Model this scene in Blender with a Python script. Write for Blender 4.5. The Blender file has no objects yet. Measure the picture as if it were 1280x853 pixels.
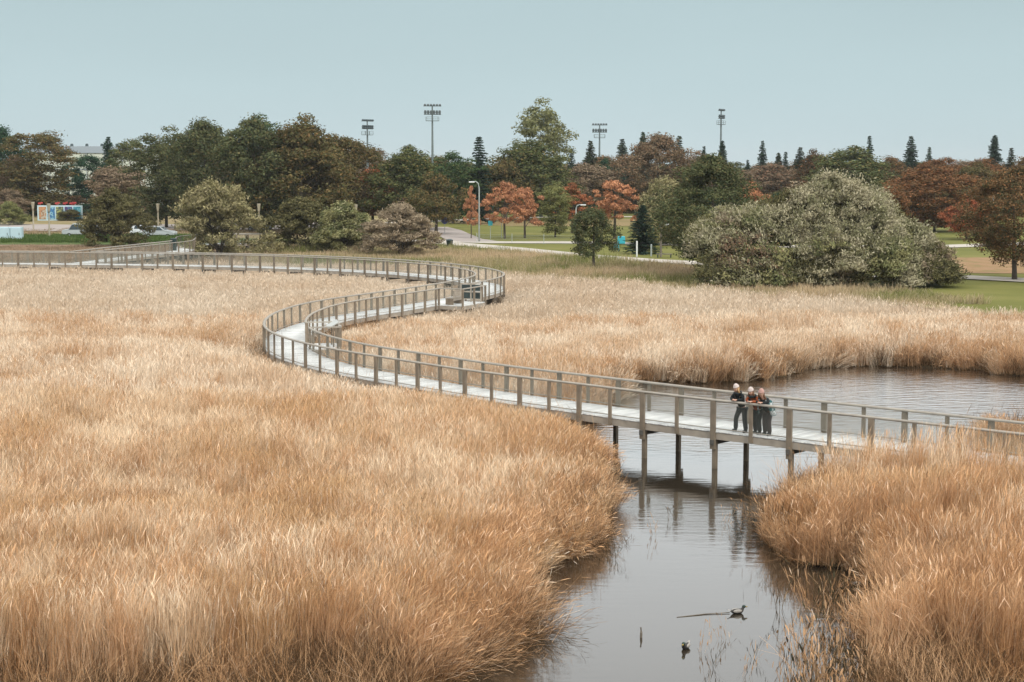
import bpy, bmesh, math, random
import numpy as np
from mathutils import Vector, Matrix

# ------------------------------------------------------------------ camera, sky, sun
F = 2100.0; HORIZON = 206.0; CAMZ = 10.3
PITCH = math.atan((426.5 - HORIZON) / F)
scene = bpy.context.scene
col = scene.collection
cam_d = bpy.data.cameras.new('camera'); cam = bpy.data.objects.new('camera', cam_d); col.objects.link(cam)
cam.location = (0, 0, CAMZ); cam.rotation_euler = (math.pi / 2 - PITCH, 0, 0)
cam_d.sensor_width = 36; cam_d.lens = F / 1280 * 36; cam_d.clip_end = 8000; cam_d.clip_start = 0.5
scene.camera = cam
scene.view_settings.view_transform = 'Standard'; scene.view_settings.look = 'None'
scene.view_settings.exposure = 0.0; scene.view_settings.gamma = 1.0
scene.view_settings.use_curve_mapping = False
try:
    scene.cycles.use_denoising = True
    scene.cycles.max_bounces = 6; scene.cycles.diffuse_bounces = 3; scene.cycles.glossy_bounces = 3
    scene.cycles.transmission_bounces = 4; scene.cycles.transparent_max_bounces = 8
    scene.cycles.caustics_reflective = False; scene.cycles.caustics_refractive = False
except Exception: pass

SUN_EL, SUN_AZ = math.radians(42), math.radians(150)     # azimuth clockwise from +Y
world = bpy.data.worlds.new('World'); scene.world = world; world.use_nodes = True
nt = world.node_tree; nt.nodes.clear()
def wn(t): return nt.nodes.new(t)
out = wn('ShaderNodeOutputWorld'); bg = wn('ShaderNodeBackground'); sky = wn('ShaderNodeTexSky')
sky.sky_type = 'NISHITA'; sky.sun_disc = False; sky.sun_elevation = SUN_EL; sky.sun_rotation = SUN_AZ
sky.dust_density = 3.0; sky.air_density = 1.0
# an overcast veil over the clear sky: brighter towards the zenith
geo = wn('ShaderNodeNewGeometry'); sep = wn('ShaderNodeSeparateXYZ'); ramp = wn('ShaderNodeValToRGB')
tc = wn('ShaderNodeTexCoord')
nt.links.new(tc.outputs['Generated'], sep.inputs[0]); nt.links.new(sep.outputs['Z'], ramp.inputs[0])
cr = ramp.color_ramp
cr.elements[0].position = 0.0; cr.elements[0].color = (.585, .715, .75, 1)
cr.elements[1].position = 1.0; cr.elements[1].color = (1.45, 1.45, 1.42, 1)
for p, c in ((.045, (.525, .665, .70, 1)), (.10, (.46, .59, .62, 1)), (.145, (1.0, 1.06, 1.07, 1)), (.3, (1.22, 1.25, 1.25, 1))):
    e = cr.elements.new(p); e.color = c
noi = wn('ShaderNodeTexNoise'); noi.inputs['Scale'].default_value = 1.6; noi.inputs['Detail'].default_value = 3
mp = wn('ShaderNodeMapping'); mp.inputs['Scale'].default_value = (1, 1, 4)
nt.links.new(tc.outputs['Generated'], mp.inputs[0]); nt.links.new(mp.outputs[0], noi.inputs[0])
mr = wn('ShaderNodeMapRange'); mr.inputs[1].default_value = .3; mr.inputs[2].default_value = .7
mr.inputs[3].default_value = 8.75; mr.inputs[4].default_value = 9.75
nt.links.new(noi.outputs[0], mr.inputs[0])
vm = wn('ShaderNodeVectorMath'); vm.operation = 'SCALE'
nt.links.new(ramp.outputs[0], vm.inputs[0]); nt.links.new(mr.outputs[0], vm.inputs['Scale'])
mx = wn('ShaderNodeMix'); mx.data_type = 'RGBA'; mx.inputs[0].default_value = 0.94
nt.links.new(sky.outputs[0], mx.inputs[6]); nt.links.new(vm.outputs[0], mx.inputs[7])
nt.links.new(mx.outputs[2], bg.inputs[0]); bg.inputs[1].default_value = 0.11
nt.links.new(bg.outputs[0], out.inputs[0])

sd = bpy.data.lights.new('sun', 'SUN'); sun = bpy.data.objects.new('sun', sd); col.objects.link(sun)
sd.energy = 1.8; sd.angle = math.radians(14); sd.color = (1.0, .94, .85)
sdir = Vector((math.sin(SUN_AZ) * math.cos(SUN_EL), math.cos(SUN_AZ) * math.cos(SUN_EL), math.sin(SUN_EL)))
sun.rotation_euler = (-sdir).to_track_quat('-Z', 'Y').to_euler(); sun.location = (0, 0, 60)

# ------------------------------------------------------------------ helpers
rng = np.random.default_rng(7); random.seed(7)
CP, SP = math.cos(PITCH), math.sin(PITCH)
def ray(px, py):
    x = px - 640.0; y = py - 426.5
    return np.array([x, F * CP - y * SP, -F * SP - y * CP])
def G(px, py, z=0.0):
    """the point at height z that shows at pixel (px, py) of the photograph"""
    d = ray(px, py); t = (z - CAMZ) / d[2]
    return (d[0] * t, d[1] * t)
def topz(py, Y):
    d = ray(640, py); return CAMZ + Y * d[2] / d[1]
def X_at(px, Y, z=0.):
    dep = Y * CP - (z - CAMZ) * SP
    return (px - 640) / F * dep
def project(X, Y, Z):
    Z = Z - CAMZ
    dep = Y * CP - Z * SP; up = Y * SP + Z * CP
    return 640 + F * X / dep, 426.5 - F * up / dep
def inpoly(X, Y, poly):
    r = np.zeros(np.shape(X), bool); n = len(poly)
    for i in range(n):
        x1, y1 = poly[i]; x2, y2 = poly[(i + 1) % n]
        c = ((y1 > Y) != (y2 > Y)) & (X < (x2 - x1) * (Y - y1) / ((y2 - y1) + 1e-12) + x1)
        r ^= c
    return r

def tag(o, label=None, cat=None, group=None, kind=None):
    if label: o['label'] = label
    if cat: o['category'] = cat
    if group: o['group'] = group
    if kind: o['kind'] = kind
    return o
def link(o, parent=None):
    col.objects.link(o)
    if parent is not None: o.parent = parent
    return o
def empty(name, loc=(0, 0, 0), rz=0.0, **k):
    o = bpy.data.objects.new(name, None); o.empty_display_size = .3
    o.location = loc; o.rotation_euler = (0, 0, rz); link(o); tag(o, **k); return o
def mesh_np(name, V, Q):
    """mesh from arrays; Q is (n,3) or (n,4)"""
    V = np.asarray(V, np.float32); Q = np.asarray(Q, np.int32)
    me = bpy.data.meshes.new(name); n, k = Q.shape
    me.vertices.add(len(V)); me.vertices.foreach_set('co', V.ravel())
    me.loops.add(n * k); me.loops.foreach_set('vertex_index', Q.ravel())
    me.polygons.add(n); me.polygons.foreach_set('loop_start', np.arange(0, n * k, k, dtype=np.int32))
    try: me.polygons.foreach_set('loop_total', np.full(n, k, np.int32))
    except Exception: pass
    me.update(calc_edges=True); me.validate(); return me
class MB:
    def __init__(s): s.v = []; s.f = []
    def add(s, vs, fs):
        b = len(s.v); s.v += [tuple(v) for v in vs]; s.f += [tuple(i + b for i in f) for f in fs]; return s
    def box(s, c, size, rz=0.0, taper=1.0, M=None):
        x, y, z = size[0] / 2, size[1] / 2, size[2] / 2; vs = []
        for k in (-1, 1):
            t = taper if k > 0 else 1
            for a, b in ((-1, -1), (1, -1), (1, 1), (-1, 1)): vs.append(Vector((a * x * t, b * y * t, k * z)))
        R = M if M is not None else Matrix.Rotation(rz, 3, 'Z')
        vs = [R @ v + Vector(c) for v in vs]
        return s.add(vs, [(3, 2, 1, 0), (4, 5, 6, 7), (0, 1, 5, 4), (1, 2, 6, 5), (2, 3, 7, 6), (3, 0, 4, 7)])
    def tube(s, pts, radii, n=8, cap=True):
        pts = [Vector(p) for p in pts]; rings = []; up = Vector((0, 0, 1))
        if not hasattr(radii, '__len__'): radii = [radii] * len(pts)
        for i, p in enumerate(pts):
            t = (pts[min(i + 1, len(pts) - 1)] - pts[max(i - 1, 0)]).normalized()
            a = t.cross(up)
            if a.length < .05: a = t.cross(Vector((0, 1, 0)))
            a.normalize(); b = a.cross(t)
            rings.append([p + (a * math.cos(6.2832 * k / n) + b * math.sin(6.2832 * k / n)) * radii[i] for k in range(n)])
        vs = [v for r in rings for v in r]; fs = []
        for i in range(len(pts) - 1):
            for k in range(n):
                fs.append((i * n + k, i * n + (k + 1) % n, (i + 1) * n + (k + 1) % n, (i + 1) * n + k))
        if cap: fs.append(tuple(range(n))[::-1]); fs.append(tuple((len(pts) - 1) * n + k for k in range(n)))
        return s.add(vs, fs)
    def lathe(s, prof, c=(0, 0, 0), n=16, sx=1, sy=1):
        vs = []; fs = []
        for r, z in prof:
            for k in range(n):
                vs.append((c[0] + sx * r * math.cos(6.2832 * k / n), c[1] + sy * r * math.sin(6.2832 * k / n), c[2] + z))
        for i in range(len(prof) - 1):
            for k in range(n): fs.append((i * n + k, i * n + (k + 1) % n, (i + 1) * n + (k + 1) % n, (i + 1) * n + k))
        fs.append(tuple(range(n))[::-1]); fs.append(tuple((len(prof) - 1) * n + k for k in range(n)))
        return s.add(vs, fs)
    def mesh(s, name):
        me = bpy.data.meshes.new(name); me.from_pydata(s.v, [], s.f); me.update(); return me
    def build(s, name, mat, parent=None, smooth=False, bevel=0.0, **k):
        me = s.mesh(name); me.materials.append(mat)
        if smooth: me.polygons.foreach_set('use_smooth', [True] * len(me.polygons))
        o = bpy.data.objects.new(name, me); link(o, parent)
        if bevel:
            m = o.modifiers.new('bevel', 'BEVEL'); m.width = bevel; m.segments = 2; m.limit_method = 'ANGLE'
        return tag(o, **k)

# ------------------------------------------------------------------ materials
def newmat(name):
    m = bpy.data.materials.new(name); m.use_nodes = True; n = m.node_tree.nodes; n.clear()
    o = n.new('ShaderNodeOutputMaterial'); return m, m.node_tree, n, o
def ramp_node(t, stops):
    r = t.nodes.new('ShaderNodeValToRGB'); e = r.color_ramp.elements
    e[0].position, e[0].color = stops[0][0], (*stops[0][1], 1); e[1].position, e[1].color = stops[-1][0], (*stops[-1][1], 1)
    for p, c in stops[1:-1]:
        q = e.new(p); q.color = (*c, 1)
    return r
def mul(c, k): return tuple(x * k for x in c)
def plain(name, c, rough=.7, var=.12, scale=6., metal=0., coord='Object', bump=0.0, stretch=(1, 1, 1)):
    m, t, n, o = newmat(name); b = n.new('ShaderNodeBsdfPrincipled'); t.links.new(b.outputs[0], o.inputs[0])
    tcn = n.new('ShaderNodeTexCoord'); mpn = n.new('ShaderNodeMapping'); mpn.inputs['Scale'].default_value = stretch
    no = n.new('ShaderNodeTexNoise'); no.inputs['Scale'].default_value = scale; no.inputs['Detail'].default_value = 5
    t.links.new(tcn.outputs[coord], mpn.inputs[0]); t.links.new(mpn.outputs[0], no.inputs[0])
    r = ramp_node(t, [(.3, mul(c, 1 - var)), (.7, mul(c, 1 + var))]); t.links.new(no.outputs[0], r.inputs[0])
    t.links.new(r.outputs[0], b.inputs['Base Color']); b.inputs['Roughness'].default_value = rough; b.inputs['Metallic'].default_value = metal
    if bump:
        bu = n.new('ShaderNodeBump'); bu.inputs['Strength'].default_value = bump; bu.inputs['Distance'].default_value = .02
        t.links.new(no.outputs[0], bu.inputs['Height']); t.links.new(bu.outputs[0], b.inputs['Normal'])
    return m
def wood(name, c, var=.22, island=.15):
    m, t, n, o = newmat(name); b = n.new('ShaderNodeBsdfPrincipled'); t.links.new(b.outputs[0], o.inputs[0])
    g = n.new('ShaderNodeNewGeometry'); no = n.new('ShaderNodeTexNoise'); no.inputs['Scale'].default_value = 3.0; no.inputs['Detail'].default_value = 8
    t.links.new(g.outputs['Position'], no.inputs[0])
    r = ramp_node(t, [(.25, mul(c, 1 - var)), (.5, c), (.8, mul((c[0] * 1.0, c[1] * 1.0, c[2] * .97), 1 + var))]); t.links.new(no.outputs[0], r.inputs[0])
    mr_ = n.new('ShaderNodeMapRange'); mr_.inputs[3].default_value = 1 - island; mr_.inputs[4].default_value = 1 + island
    t.links.new(g.outputs['Random Per Island'], mr_.inputs[0])
    v = n.new('ShaderNodeVectorMath'); v.operation = 'SCALE'; t.links.new(r.outputs[0], v.inputs[0]); t.links.new(mr_.outputs[0], v.inputs['Scale'])
    t.links.new(v.outputs[0], b.inputs['Base Color']); b.inputs['Roughness'].default_value = .85
    return m
def leafmat(name, a, b_, c=None, scale=1.2, trans=.22, jitter=.4, coord='Position', frac=(.42, .58)):
    """foliage: clump-sized patches between the colours a and b, leaf to leaf jitter, a few leaves of colour c"""
    m, t, n, o = newmat(name); g = n.new('ShaderNodeNewGeometry')
    no = n.new('ShaderNodeTexNoise'); no.inputs['Scale'].default_value = scale; no.inputs['Detail'].default_value = 4
    t.links.new(g.outputs['Position'], no.inputs[0])
    r = ramp_node(t, [(frac[0], a), (frac[1], b_)]); t.links.new(no.outputs[0], r.inputs[0]); last = r.outputs[0]
    if c:
        cmp_ = n.new('ShaderNodeMapRange'); cmp_.inputs[1].default_value = .86; cmp_.inputs[2].default_value = .90
        t.links.new(g.outputs['Random Per Island'], cmp_.inputs[0])
        mxn = n.new('ShaderNodeMix'); mxn.data_type = 'RGBA'; t.links.new(cmp_.outputs[0], mxn.inputs[0])
        t.links.new(last, mxn.inputs[6]); mxn.inputs[7].default_value = (*c, 1); last = mxn.outputs[2]
    wn_ = n.new('ShaderNodeMath'); wn_.operation = 'MULTIPLY'; wn_.inputs[1].default_value = 37.7
    fr = n.new('ShaderNodeMath'); fr.operation = 'FRACT'; t.links.new(g.outputs['Random Per Island'], wn_.inputs[0]); t.links.new(wn_.outputs[0], fr.inputs[0])
    mr_ = n.new('ShaderNodeMapRange'); mr_.inputs[3].default_value = 1 - jitter; mr_.inputs[4].default_value = 1 + jitter
    t.links.new(fr.outputs[0], mr_.inputs[0])
    v = n.new('ShaderNodeVectorMath'); v.operation = 'SCALE'; t.links.new(last, v.inputs[0]); t.links.new(mr_.outputs[0], v.inputs['Scale'])
    d = n.new('ShaderNodeBsdfDiffuse'); tr = n.new('ShaderNodeBsdfTranslucent'); ms = n.new('ShaderNodeMixShader'); ms.inputs[0].default_value = trans
    for q in (d, tr): t.links.new(v.outputs[0], q.inputs[0])
    t.links.new(d.outputs[0], ms.inputs[1]); t.links.new(tr.outputs[0], ms.inputs[2]); t.links.new(ms.outputs[0], o.inputs[0])
    return m
M = {}
M['deck'] = wood('weathered pale deck board', (.70, .715, .705), .16, .17)
M['post'] = wood('weathered grey brown post', (.215, .175, .13), .25, .2)
M['rail'] = wood('weathered handrail', (.36, .33, .285), .18, .1)
M['beam'] = wood('weathered edge beam', (.37, .325, .27), .2, .1)
M['pile'] = wood('wet pile timber', (.17, .145, .115), .4, .2)
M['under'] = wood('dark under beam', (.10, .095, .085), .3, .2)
M['wire'] = plain('galvanised wire', (.30, .32, .28), .5, .1, 3)
M['bark'] = plain('grey brown bark', (.085, .07, .055), .95, .3, 8, bump=.3)
M['bark_pale'] = plain('pale grey bark', (.22, .20, .17), .95, .3, 8)

LM = {}
def lm(n, a, b_, c=None, **k):
    if 'straw' not in n and n not in ('wet_reed', 'old_reed', 'meadow', 'dry_grass', 'verge'):
        f_ = 1.65 if max(a) < .2 else 1.15
        a, b_ = mul(a, f_), mul(b_, f_); c = tuple(.5 * u * f_ + .5 * v for u, v in zip(c, a)) if c else None
    LM[n] = leafmat('leaves ' + n, a, b_, c, **k)
lm('olive', (.088, .095, .038), (.052, .066, .030), (.17, .11, .045))
lm('olive_dark', (.048, .060, .030), (.082, .086, .040), (.15, .11, .05))
lm('dark_green', (.020, .048, .030), (.032, .062, .032))
lm('green', (.050, .075, .030), (.032, .058, .028), (.12, .12, .05))
lm('spruce', (.028, .050, .038), (.045, .068, .048), scale=2)
lm('spruce_olive', (.06, .065, .035), (.035, .05, .032), scale=2)
lm('spruce_pale', (.085, .10, .07), (.045, .07, .05), scale=2)
lm('brown', (.15, .10, .062), (.10, .080, .050), (.22, .13, .08))
lm('brown_red', (.15, .105, .070), (.10, .080, .052), (.26, .12, .07))
lm('brown_dark', (.085, .052, .030), (.05, .045, .024), (.24, .10, .045))
lm('brown_grey', (.17, .125, .085), (.11, .088, .055), (.24, .18, .13))
lm('rust', (.22, .11, .055), (.12, .080, .042), (.38, .15, .06))
lm('orange', (.50, .255, .14), (.34, .17, .10), (.55, .24, .11))
lm('orange_dark', (.36, .14, .07), (.12, .07, .035), (.40, .16, .08))
lm('red_orange', (.38, .13, .07), (.20, .085, .045), (.5, .17, .08))
lm('oak_brown', (.135, .082, .042), (.062, .058, .031), (.26, .12, .05))
lm('olive_rust', (.105, .080, .036), (.060, .062, .028), (.19, .11, .05))
lm('poplar', (.22, .22, .11), (.15, .16, .07), (.32, .30, .17))
lm('yellow_green', (.17, .17, .07), (.10, .11, .045))
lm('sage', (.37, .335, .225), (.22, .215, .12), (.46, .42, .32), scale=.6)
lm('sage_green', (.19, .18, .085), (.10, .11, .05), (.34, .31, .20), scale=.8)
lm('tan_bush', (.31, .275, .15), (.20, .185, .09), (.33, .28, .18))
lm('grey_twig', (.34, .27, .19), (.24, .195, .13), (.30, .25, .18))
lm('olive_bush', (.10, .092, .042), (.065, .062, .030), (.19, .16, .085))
lm('straw', (.84, .70, .54), (.64, .44, .27), (.90, .80, .66), scale=.22, trans=.2, jitter=.38, frac=(.42, .62))
lm('straw_deep', (.64, .41, .235), (.48, .27, .13), (.80, .60, .42), scale=.5, trans=.2, jitter=.35, frac=(.35, .65))
lm('straw_near', (.84, .67, .48), (.60, .39, .21), (.92, .80, .64), scale=.3, trans=.2, jitter=.42, frac=(.40, .60))
lm('straw_far', (.74, .63, .50), (.64, .50, .36), (.80, .69, .56), scale=.12, trans=.28, jitter=.22, frac=(.35, .65))
lm('old_reed', (.17, .098, .05), (.09, .062, .036), (.34, .22, .13), scale=1.2, jitter=.45)
lm('wet_reed', (.13, .085, .045), (.07, .06, .035), (.38, .27, .16), scale=1.5, jitter=.4)
lm('meadow', (.50, .385, .25), (.20, .21, .075), (.56, .46, .33), scale=.08, trans=.25, frac=(.42, .60))
lm('verge', (.10, .15, .045), (.07, .12, .035), (.16, .18, .07), scale=.4)
lm('dry_grass', (.33, .24, .16), (.24, .18, .115), (.42, .33, .24), scale=.25)

def groundmat(name, stops, scale, detail=6, scale2=None, bump=.3):
    m, t, n, o = newmat(name); b = n.new('ShaderNodeBsdfPrincipled'); b.inputs['Roughness'].default_value = 1; b.inputs['Specular IOR Level'].default_value = .1
    t.links.new(b.outputs[0], o.inputs[0]); g = n.new('ShaderNodeNewGeometry')
    no = n.new('ShaderNodeTexNoise'); no.inputs['Scale'].default_value = scale; no.inputs['Detail'].default_value = detail; no.inputs['Roughness'].default_value = .65
    t.links.new(g.outputs['Position'], no.inputs[0]); r = ramp_node(t, stops); t.links.new(no.outputs[0], r.inputs[0])
    t.links.new(r.outputs[0], b.inputs['Base Color'])
    bu = n.new('ShaderNodeBump'); bu.inputs['Strength'].default_value = bump; bu.inputs['Distance'].default_value = .1
    t.links.new(no.outputs[0], bu.inputs['Height']); t.links.new(bu.outputs[0], b.inputs['Normal']); return m
GM_soil = groundmat('marsh soil', [(.3, (.045, .035, .022)), (.55, (.10, .072, .042)), (.75, (.20, .15, .085))], .8)  # dark mud, its tone also standing in for shade between the reeds
GM_meadow = groundmat('meadow ground', [(.3, (.17, .16, .055)), (.5, (.27, .22, .11)), (.7, (.37, .29, .18))], .12)
GM_lawn = groundmat('lawn', [(.3, (.125, .135, .035)), (.55, (.175, .175, .05)), (.75, (.24, .21, .08))], .1, bump=.1)
GM_lawn_tan = groundmat('worn lawn', [(.3, (.20, .165, .07)), (.6, (.27, .20, .10))], .1, bump=.1)
GM_litter = groundmat('leaf litter', [(.3, (.20, .17, .07)), (.5, (.30, .19, .10)), (.7, (.36, .23, .14))], .5)
GM_path = groundmat('gravel path', [(.3, (.46, .42, .37)), (.7, (.56, .52, .46))], .6, bump=.05)
GM_asphalt = groundmat('worn asphalt', [(.3, (.34, .30, .28)), (.7, (.42, .375, .345))], .3, bump=.05)
GM_dirt = groundmat('dry dirt', [(.3, (.22, .155, .115)), (.5, (.31, .225, .175)), (.7, (.38, .29, .235))], .35)
GM_bank = groundmat('green bank', [(.3, (.07, .11, .035)), (.7, (.12, .15, .05))], .4)

# ------------------------------------------------------------------ ground and water
W_PX = [(380, 1000), (470, 905), (530, 868), (582, 838), (628, 806), (652, 780), (642, 752), (655, 722), (700, 700), (736, 690), (750, 664), (756, 630), (744, 602), (730, 576),
        (716, 556), (730, 534), (760, 508), (788, 484), (830, 478), (870, 480), (930, 478), (985, 471), (1010, 462), (1070, 459), (1150, 460), (1235, 464),
        (1250, 470), (1290, 471), (1420, 478), (1700, 500), (2000, 640), (2000, 1000)]
R_PX = [(962, 655), (966, 680), (980, 701), (1008, 709), (1050, 710), (1095, 724), (1107, 747), (1113, 790), (1104, 853), (1085, 1000),
        (2000, 1000), (2000, 700), (1320, 645), (1260, 642), (1200, 634), (1100, 624), (1040, 620), (996, 622), (974, 636)]
RB_PX = [(1222, 552), (1300, 552), (1420, 556), (1500, 610), (1290, 592), (1232, 572)]
WP = [G(*p) for p in W_PX]; RP = [G(*p) for p in R_PX]; RBP = [G(*p) for p in RB_PX]
def is_water(X, Y):
    return inpoly(X, Y, WP) & ~inpoly(X, Y, RP) & ~inpoly(X, Y, RBP)
xs = np.concatenate([[-4000, -1500, -600, -300, -200], np.arange(-120, -20, 2.5), np.arange(-20, 30, .5), np.arange(30, 121, 2.5), [200, 300, 600, 1500, 4000]])
ys = np.concatenate([[-400, -50, 0, 15], np.arange(24, 110, .5), np.arange(110, 200, 2.5), np.arange(200, 600, 20), [700, 1000, 2000, 5000]])
GX, GY = np.meshgrid(xs, ys); wm = is_water(GX, GY).astype(float)
for _ in range(2):
    k = np.pad(wm, 1, mode='edge'); wm = (k[:-2, 1:-1] + k[2:, 1:-1] + k[1:-1, :-2] + k[1:-1, 2:] + 2 * wm) / 6
GZ = .22 - .75 * wm + .05 * np.sin(GX * 1.3) * np.cos(GY * 1.1) * (np.abs(GX) < 100)
ny, nx = GX.shape; idx = np.arange(ny * nx).reshape(ny, nx)
V = np.stack([GX, GY, GZ], -1).reshape(-1, 3)
Q = np.stack([idx[:-1, :-1], idx[:-1, 1:], idx[1:, 1:], idx[1:, :-1]], -1).reshape(-1, 4)
me = mesh_np('ground', V, Q); me.materials.append(GM_soil)
o = bpy.data.objects.new('ground', me); link(o); tag(o, kind='structure')

m, t, n, o_ = newmat('pond water'); b = n.new('ShaderNodeBsdfPrincipled'); t.links.new(b.outputs[0], o_.inputs[0])
b.inputs['Base Color'].default_value = (.04, .032, .022, 1); b.inputs['Roughness'].default_value = .6; b.inputs['Specular IOR Level'].default_value = 0
gl = n.new('ShaderNodeBsdfGlossy'); gl.inputs['Roughness'].default_value = .03; gl.inputs[0].default_value = (1, 1, 1, 1)
fn = n.new('ShaderNodeFresnel'); fn.inputs['IOR'].default_value = 1.33; fm_ = n.new('ShaderNodeMath'); fm_.operation = 'MULTIPLY'; fm_.use_clamp = True; fm_.inputs[1].default_value = 1.7
ms_ = n.new('ShaderNodeMixShader'); t.links.new(fn.outputs[0], fm_.inputs[0]); t.links.new(fm_.outputs[0], ms_.inputs[0]); t.links.new(b.outputs[0], ms_.inputs[1]); t.links.new(gl.outputs[0], ms_.inputs[2]); t.links.new(ms_.outputs[0], o_.inputs[0])
g = n.new('ShaderNodeNewGeometry'); mpn = n.new('ShaderNodeMapping'); mpn.inputs['Scale'].default_value = (1.0, 3.0, 1); t.links.new(g.outputs['Position'], mpn.inputs[0])
n1 = n.new('ShaderNodeTexNoise'); n1.inputs['Scale'].default_value = 1.1; n1.inputs['Detail'].default_value = 5; t.links.new(mpn.outputs[0], n1.inputs[0])
n2 = n.new('ShaderNodeTexNoise'); n2.inputs['Scale'].default_value = .12; n2.inputs['Detail'].default_value = 2; t.links.new(g.outputs['Position'], n2.inputs[0])
mm = n.new('ShaderNodeMapRange'); mm.inputs[1].default_value = .42; mm.inputs[2].default_value = .62; mm.inputs[3].default_value = .05; mm.inputs[4].default_value = .34
t.links.new(n2.outputs[0], mm.inputs[0]); bu = n.new('ShaderNodeBump'); bu.inputs['Distance'].default_value = .035
sp_ = n.new('ShaderNodeSeparateXYZ'); t.links.new(g.outputs['Position'], sp_.inputs[0]); my = n.new('ShaderNodeMapRange'); my.inputs[1].default_value = 57; my.inputs[2].default_value = 66; my.inputs[3].default_value = 0; my.inputs[4].default_value = 1.25
t.links.new(sp_.outputs['Y'], my.inputs[0]); ad = n.new('ShaderNodeMath'); ad.operation = 'ADD'; t.links.new(my.outputs[0], ad.inputs[0]); t.links.new(mm.outputs[0], ad.inputs[1])
bu.inputs['Strength'].default_value = 1; dm = n.new('ShaderNodeMath'); dm.operation = 'MULTIPLY'; t.links.new(n1.outputs[0], dm.inputs[0]); t.links.new(ad.outputs[0], dm.inputs[1])
t.links.new(dm.outputs[0], bu.inputs['Height']); t.links.new(bu.outputs[0], gl.inputs['Normal'])
M['water'] = m
mb = MB(); mb.add([(-60, 5, 0), (120, 5, 0), (120, 110, 0), (-60, 110, 0)], [(0, 1, 2, 3)])
mb.build('water', M['water'], kind='structure')

def sheet(name, pts, mat, z, kind='structure', sub=1):
    n_ = len(pts); bm = bmesh.new(); vs = [bm.verts.new((x, y, z)) for x, y in pts]; f = bm.faces.new(vs)
    bm.normal_update()
    if f.normal.z < 0: f.normal_flip()
    bmesh.ops.triangulate(bm, faces=bm.faces)
    me = bpy.data.meshes.new(name); bm.to_mesh(me); bm.free(); me.materials.append(mat)
    o = bpy.data.objects.new(name, me); link(o); tag(o, kind=kind); return o
GH = .30
def P(l, z=GH): return [G(x, y, z) for x, y in l]
sheet('meadow', P([(300, 322), (300, 309), (540, 309), (760, 322), (900, 334), (1200, 352), (1500, 372), (1500, 430), (1280, 398), (1130, 382), (1000, 374), (870, 366), (760, 356), (640, 350), (560, 330)], .31), GM_meadow, .31)
sheet('lawn', P([(500, 309), (500, 262), (1500, 262), (1500, 440), (1280, 402), (1190, 382), (1100, 362), (930, 342), (860, 331), (760, 324), (600, 312)], .34), GM_lawn, .34)
sheet('worn_lawn', P([(560, 274), (900, 274), (900, 283), (640, 283), (560, 279)], .37), GM_lawn_tan, .37)
sheet('leaf_litter', P([(1150, 322), (1500, 322), (1500, 344), (1150, 341)], .37), GM_litter, .37)
sheet('dirt', P([(-300, 326), (-300, 304), (120, 304), (330, 309), (330, 322), (230, 318), (160, 324)], .31), GM_dirt, .31)
sheet('green_bank', P([(-300, 306), (-300, 296), (230, 296), (380, 300), (380, 309), (120, 306)], .33), GM_bank, .33)
sheet('dry_field', P([(-300, 297), (-300, 270), (480, 270), (500, 300), (380, 300), (230, 297)], .31), GM_meadow, .31)
def ribbon(name, px, w, mat, z=.40):
    p = [Vector((*G(x, y, z), 0)) for x, y in px]; L = []; R = []
    for i, q in enumerate(p):
        t_ = (p[min(i + 1, len(p) - 1)] - p[max(i - 1, 0)]).normalized(); nn = Vector((-t_.y, t_.x, 0)) * w / 2
        L.append(q + nn); R.append(q - nn)
    mb = MB(); n_ = len(p)
    mb.add([(v.x, v.y, z) for v in L + R], [(n_ + i, n_ + i + 1, i + 1, i) for i in range(n_ - 1)])
    return mb.build(name, mat, kind='structure')
ribbon('path', [(440, 297), (500, 300), (560, 304), (640, 311), (720, 319), (800, 325), (860, 328), (940, 334), (1100, 345), (1200, 346), (1280, 350), (1400, 356)], 4.6, GM_path, .42)
ribbon('path', [(500, 301), (560, 301), (620, 303), (700, 303), (780, 304), (860, 306), (960, 308), (1180, 308), (1300, 304)], 5.5, GM_path, .40)
ribbon('path', [(540, 284), (556, 288), (566, 293), (580, 299), (600, 302)], 5.0, GM_asphalt, .41)
ribbon('path', [(480, 279), (600, 274), (700, 271), (880, 271)], 4.5, GM_path, .42)
ribbon('road', [(-200, 285), (0, 284), (110, 285), (200, 284), (330, 283), (460, 281)], 26, GM_asphalt, .40)

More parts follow.
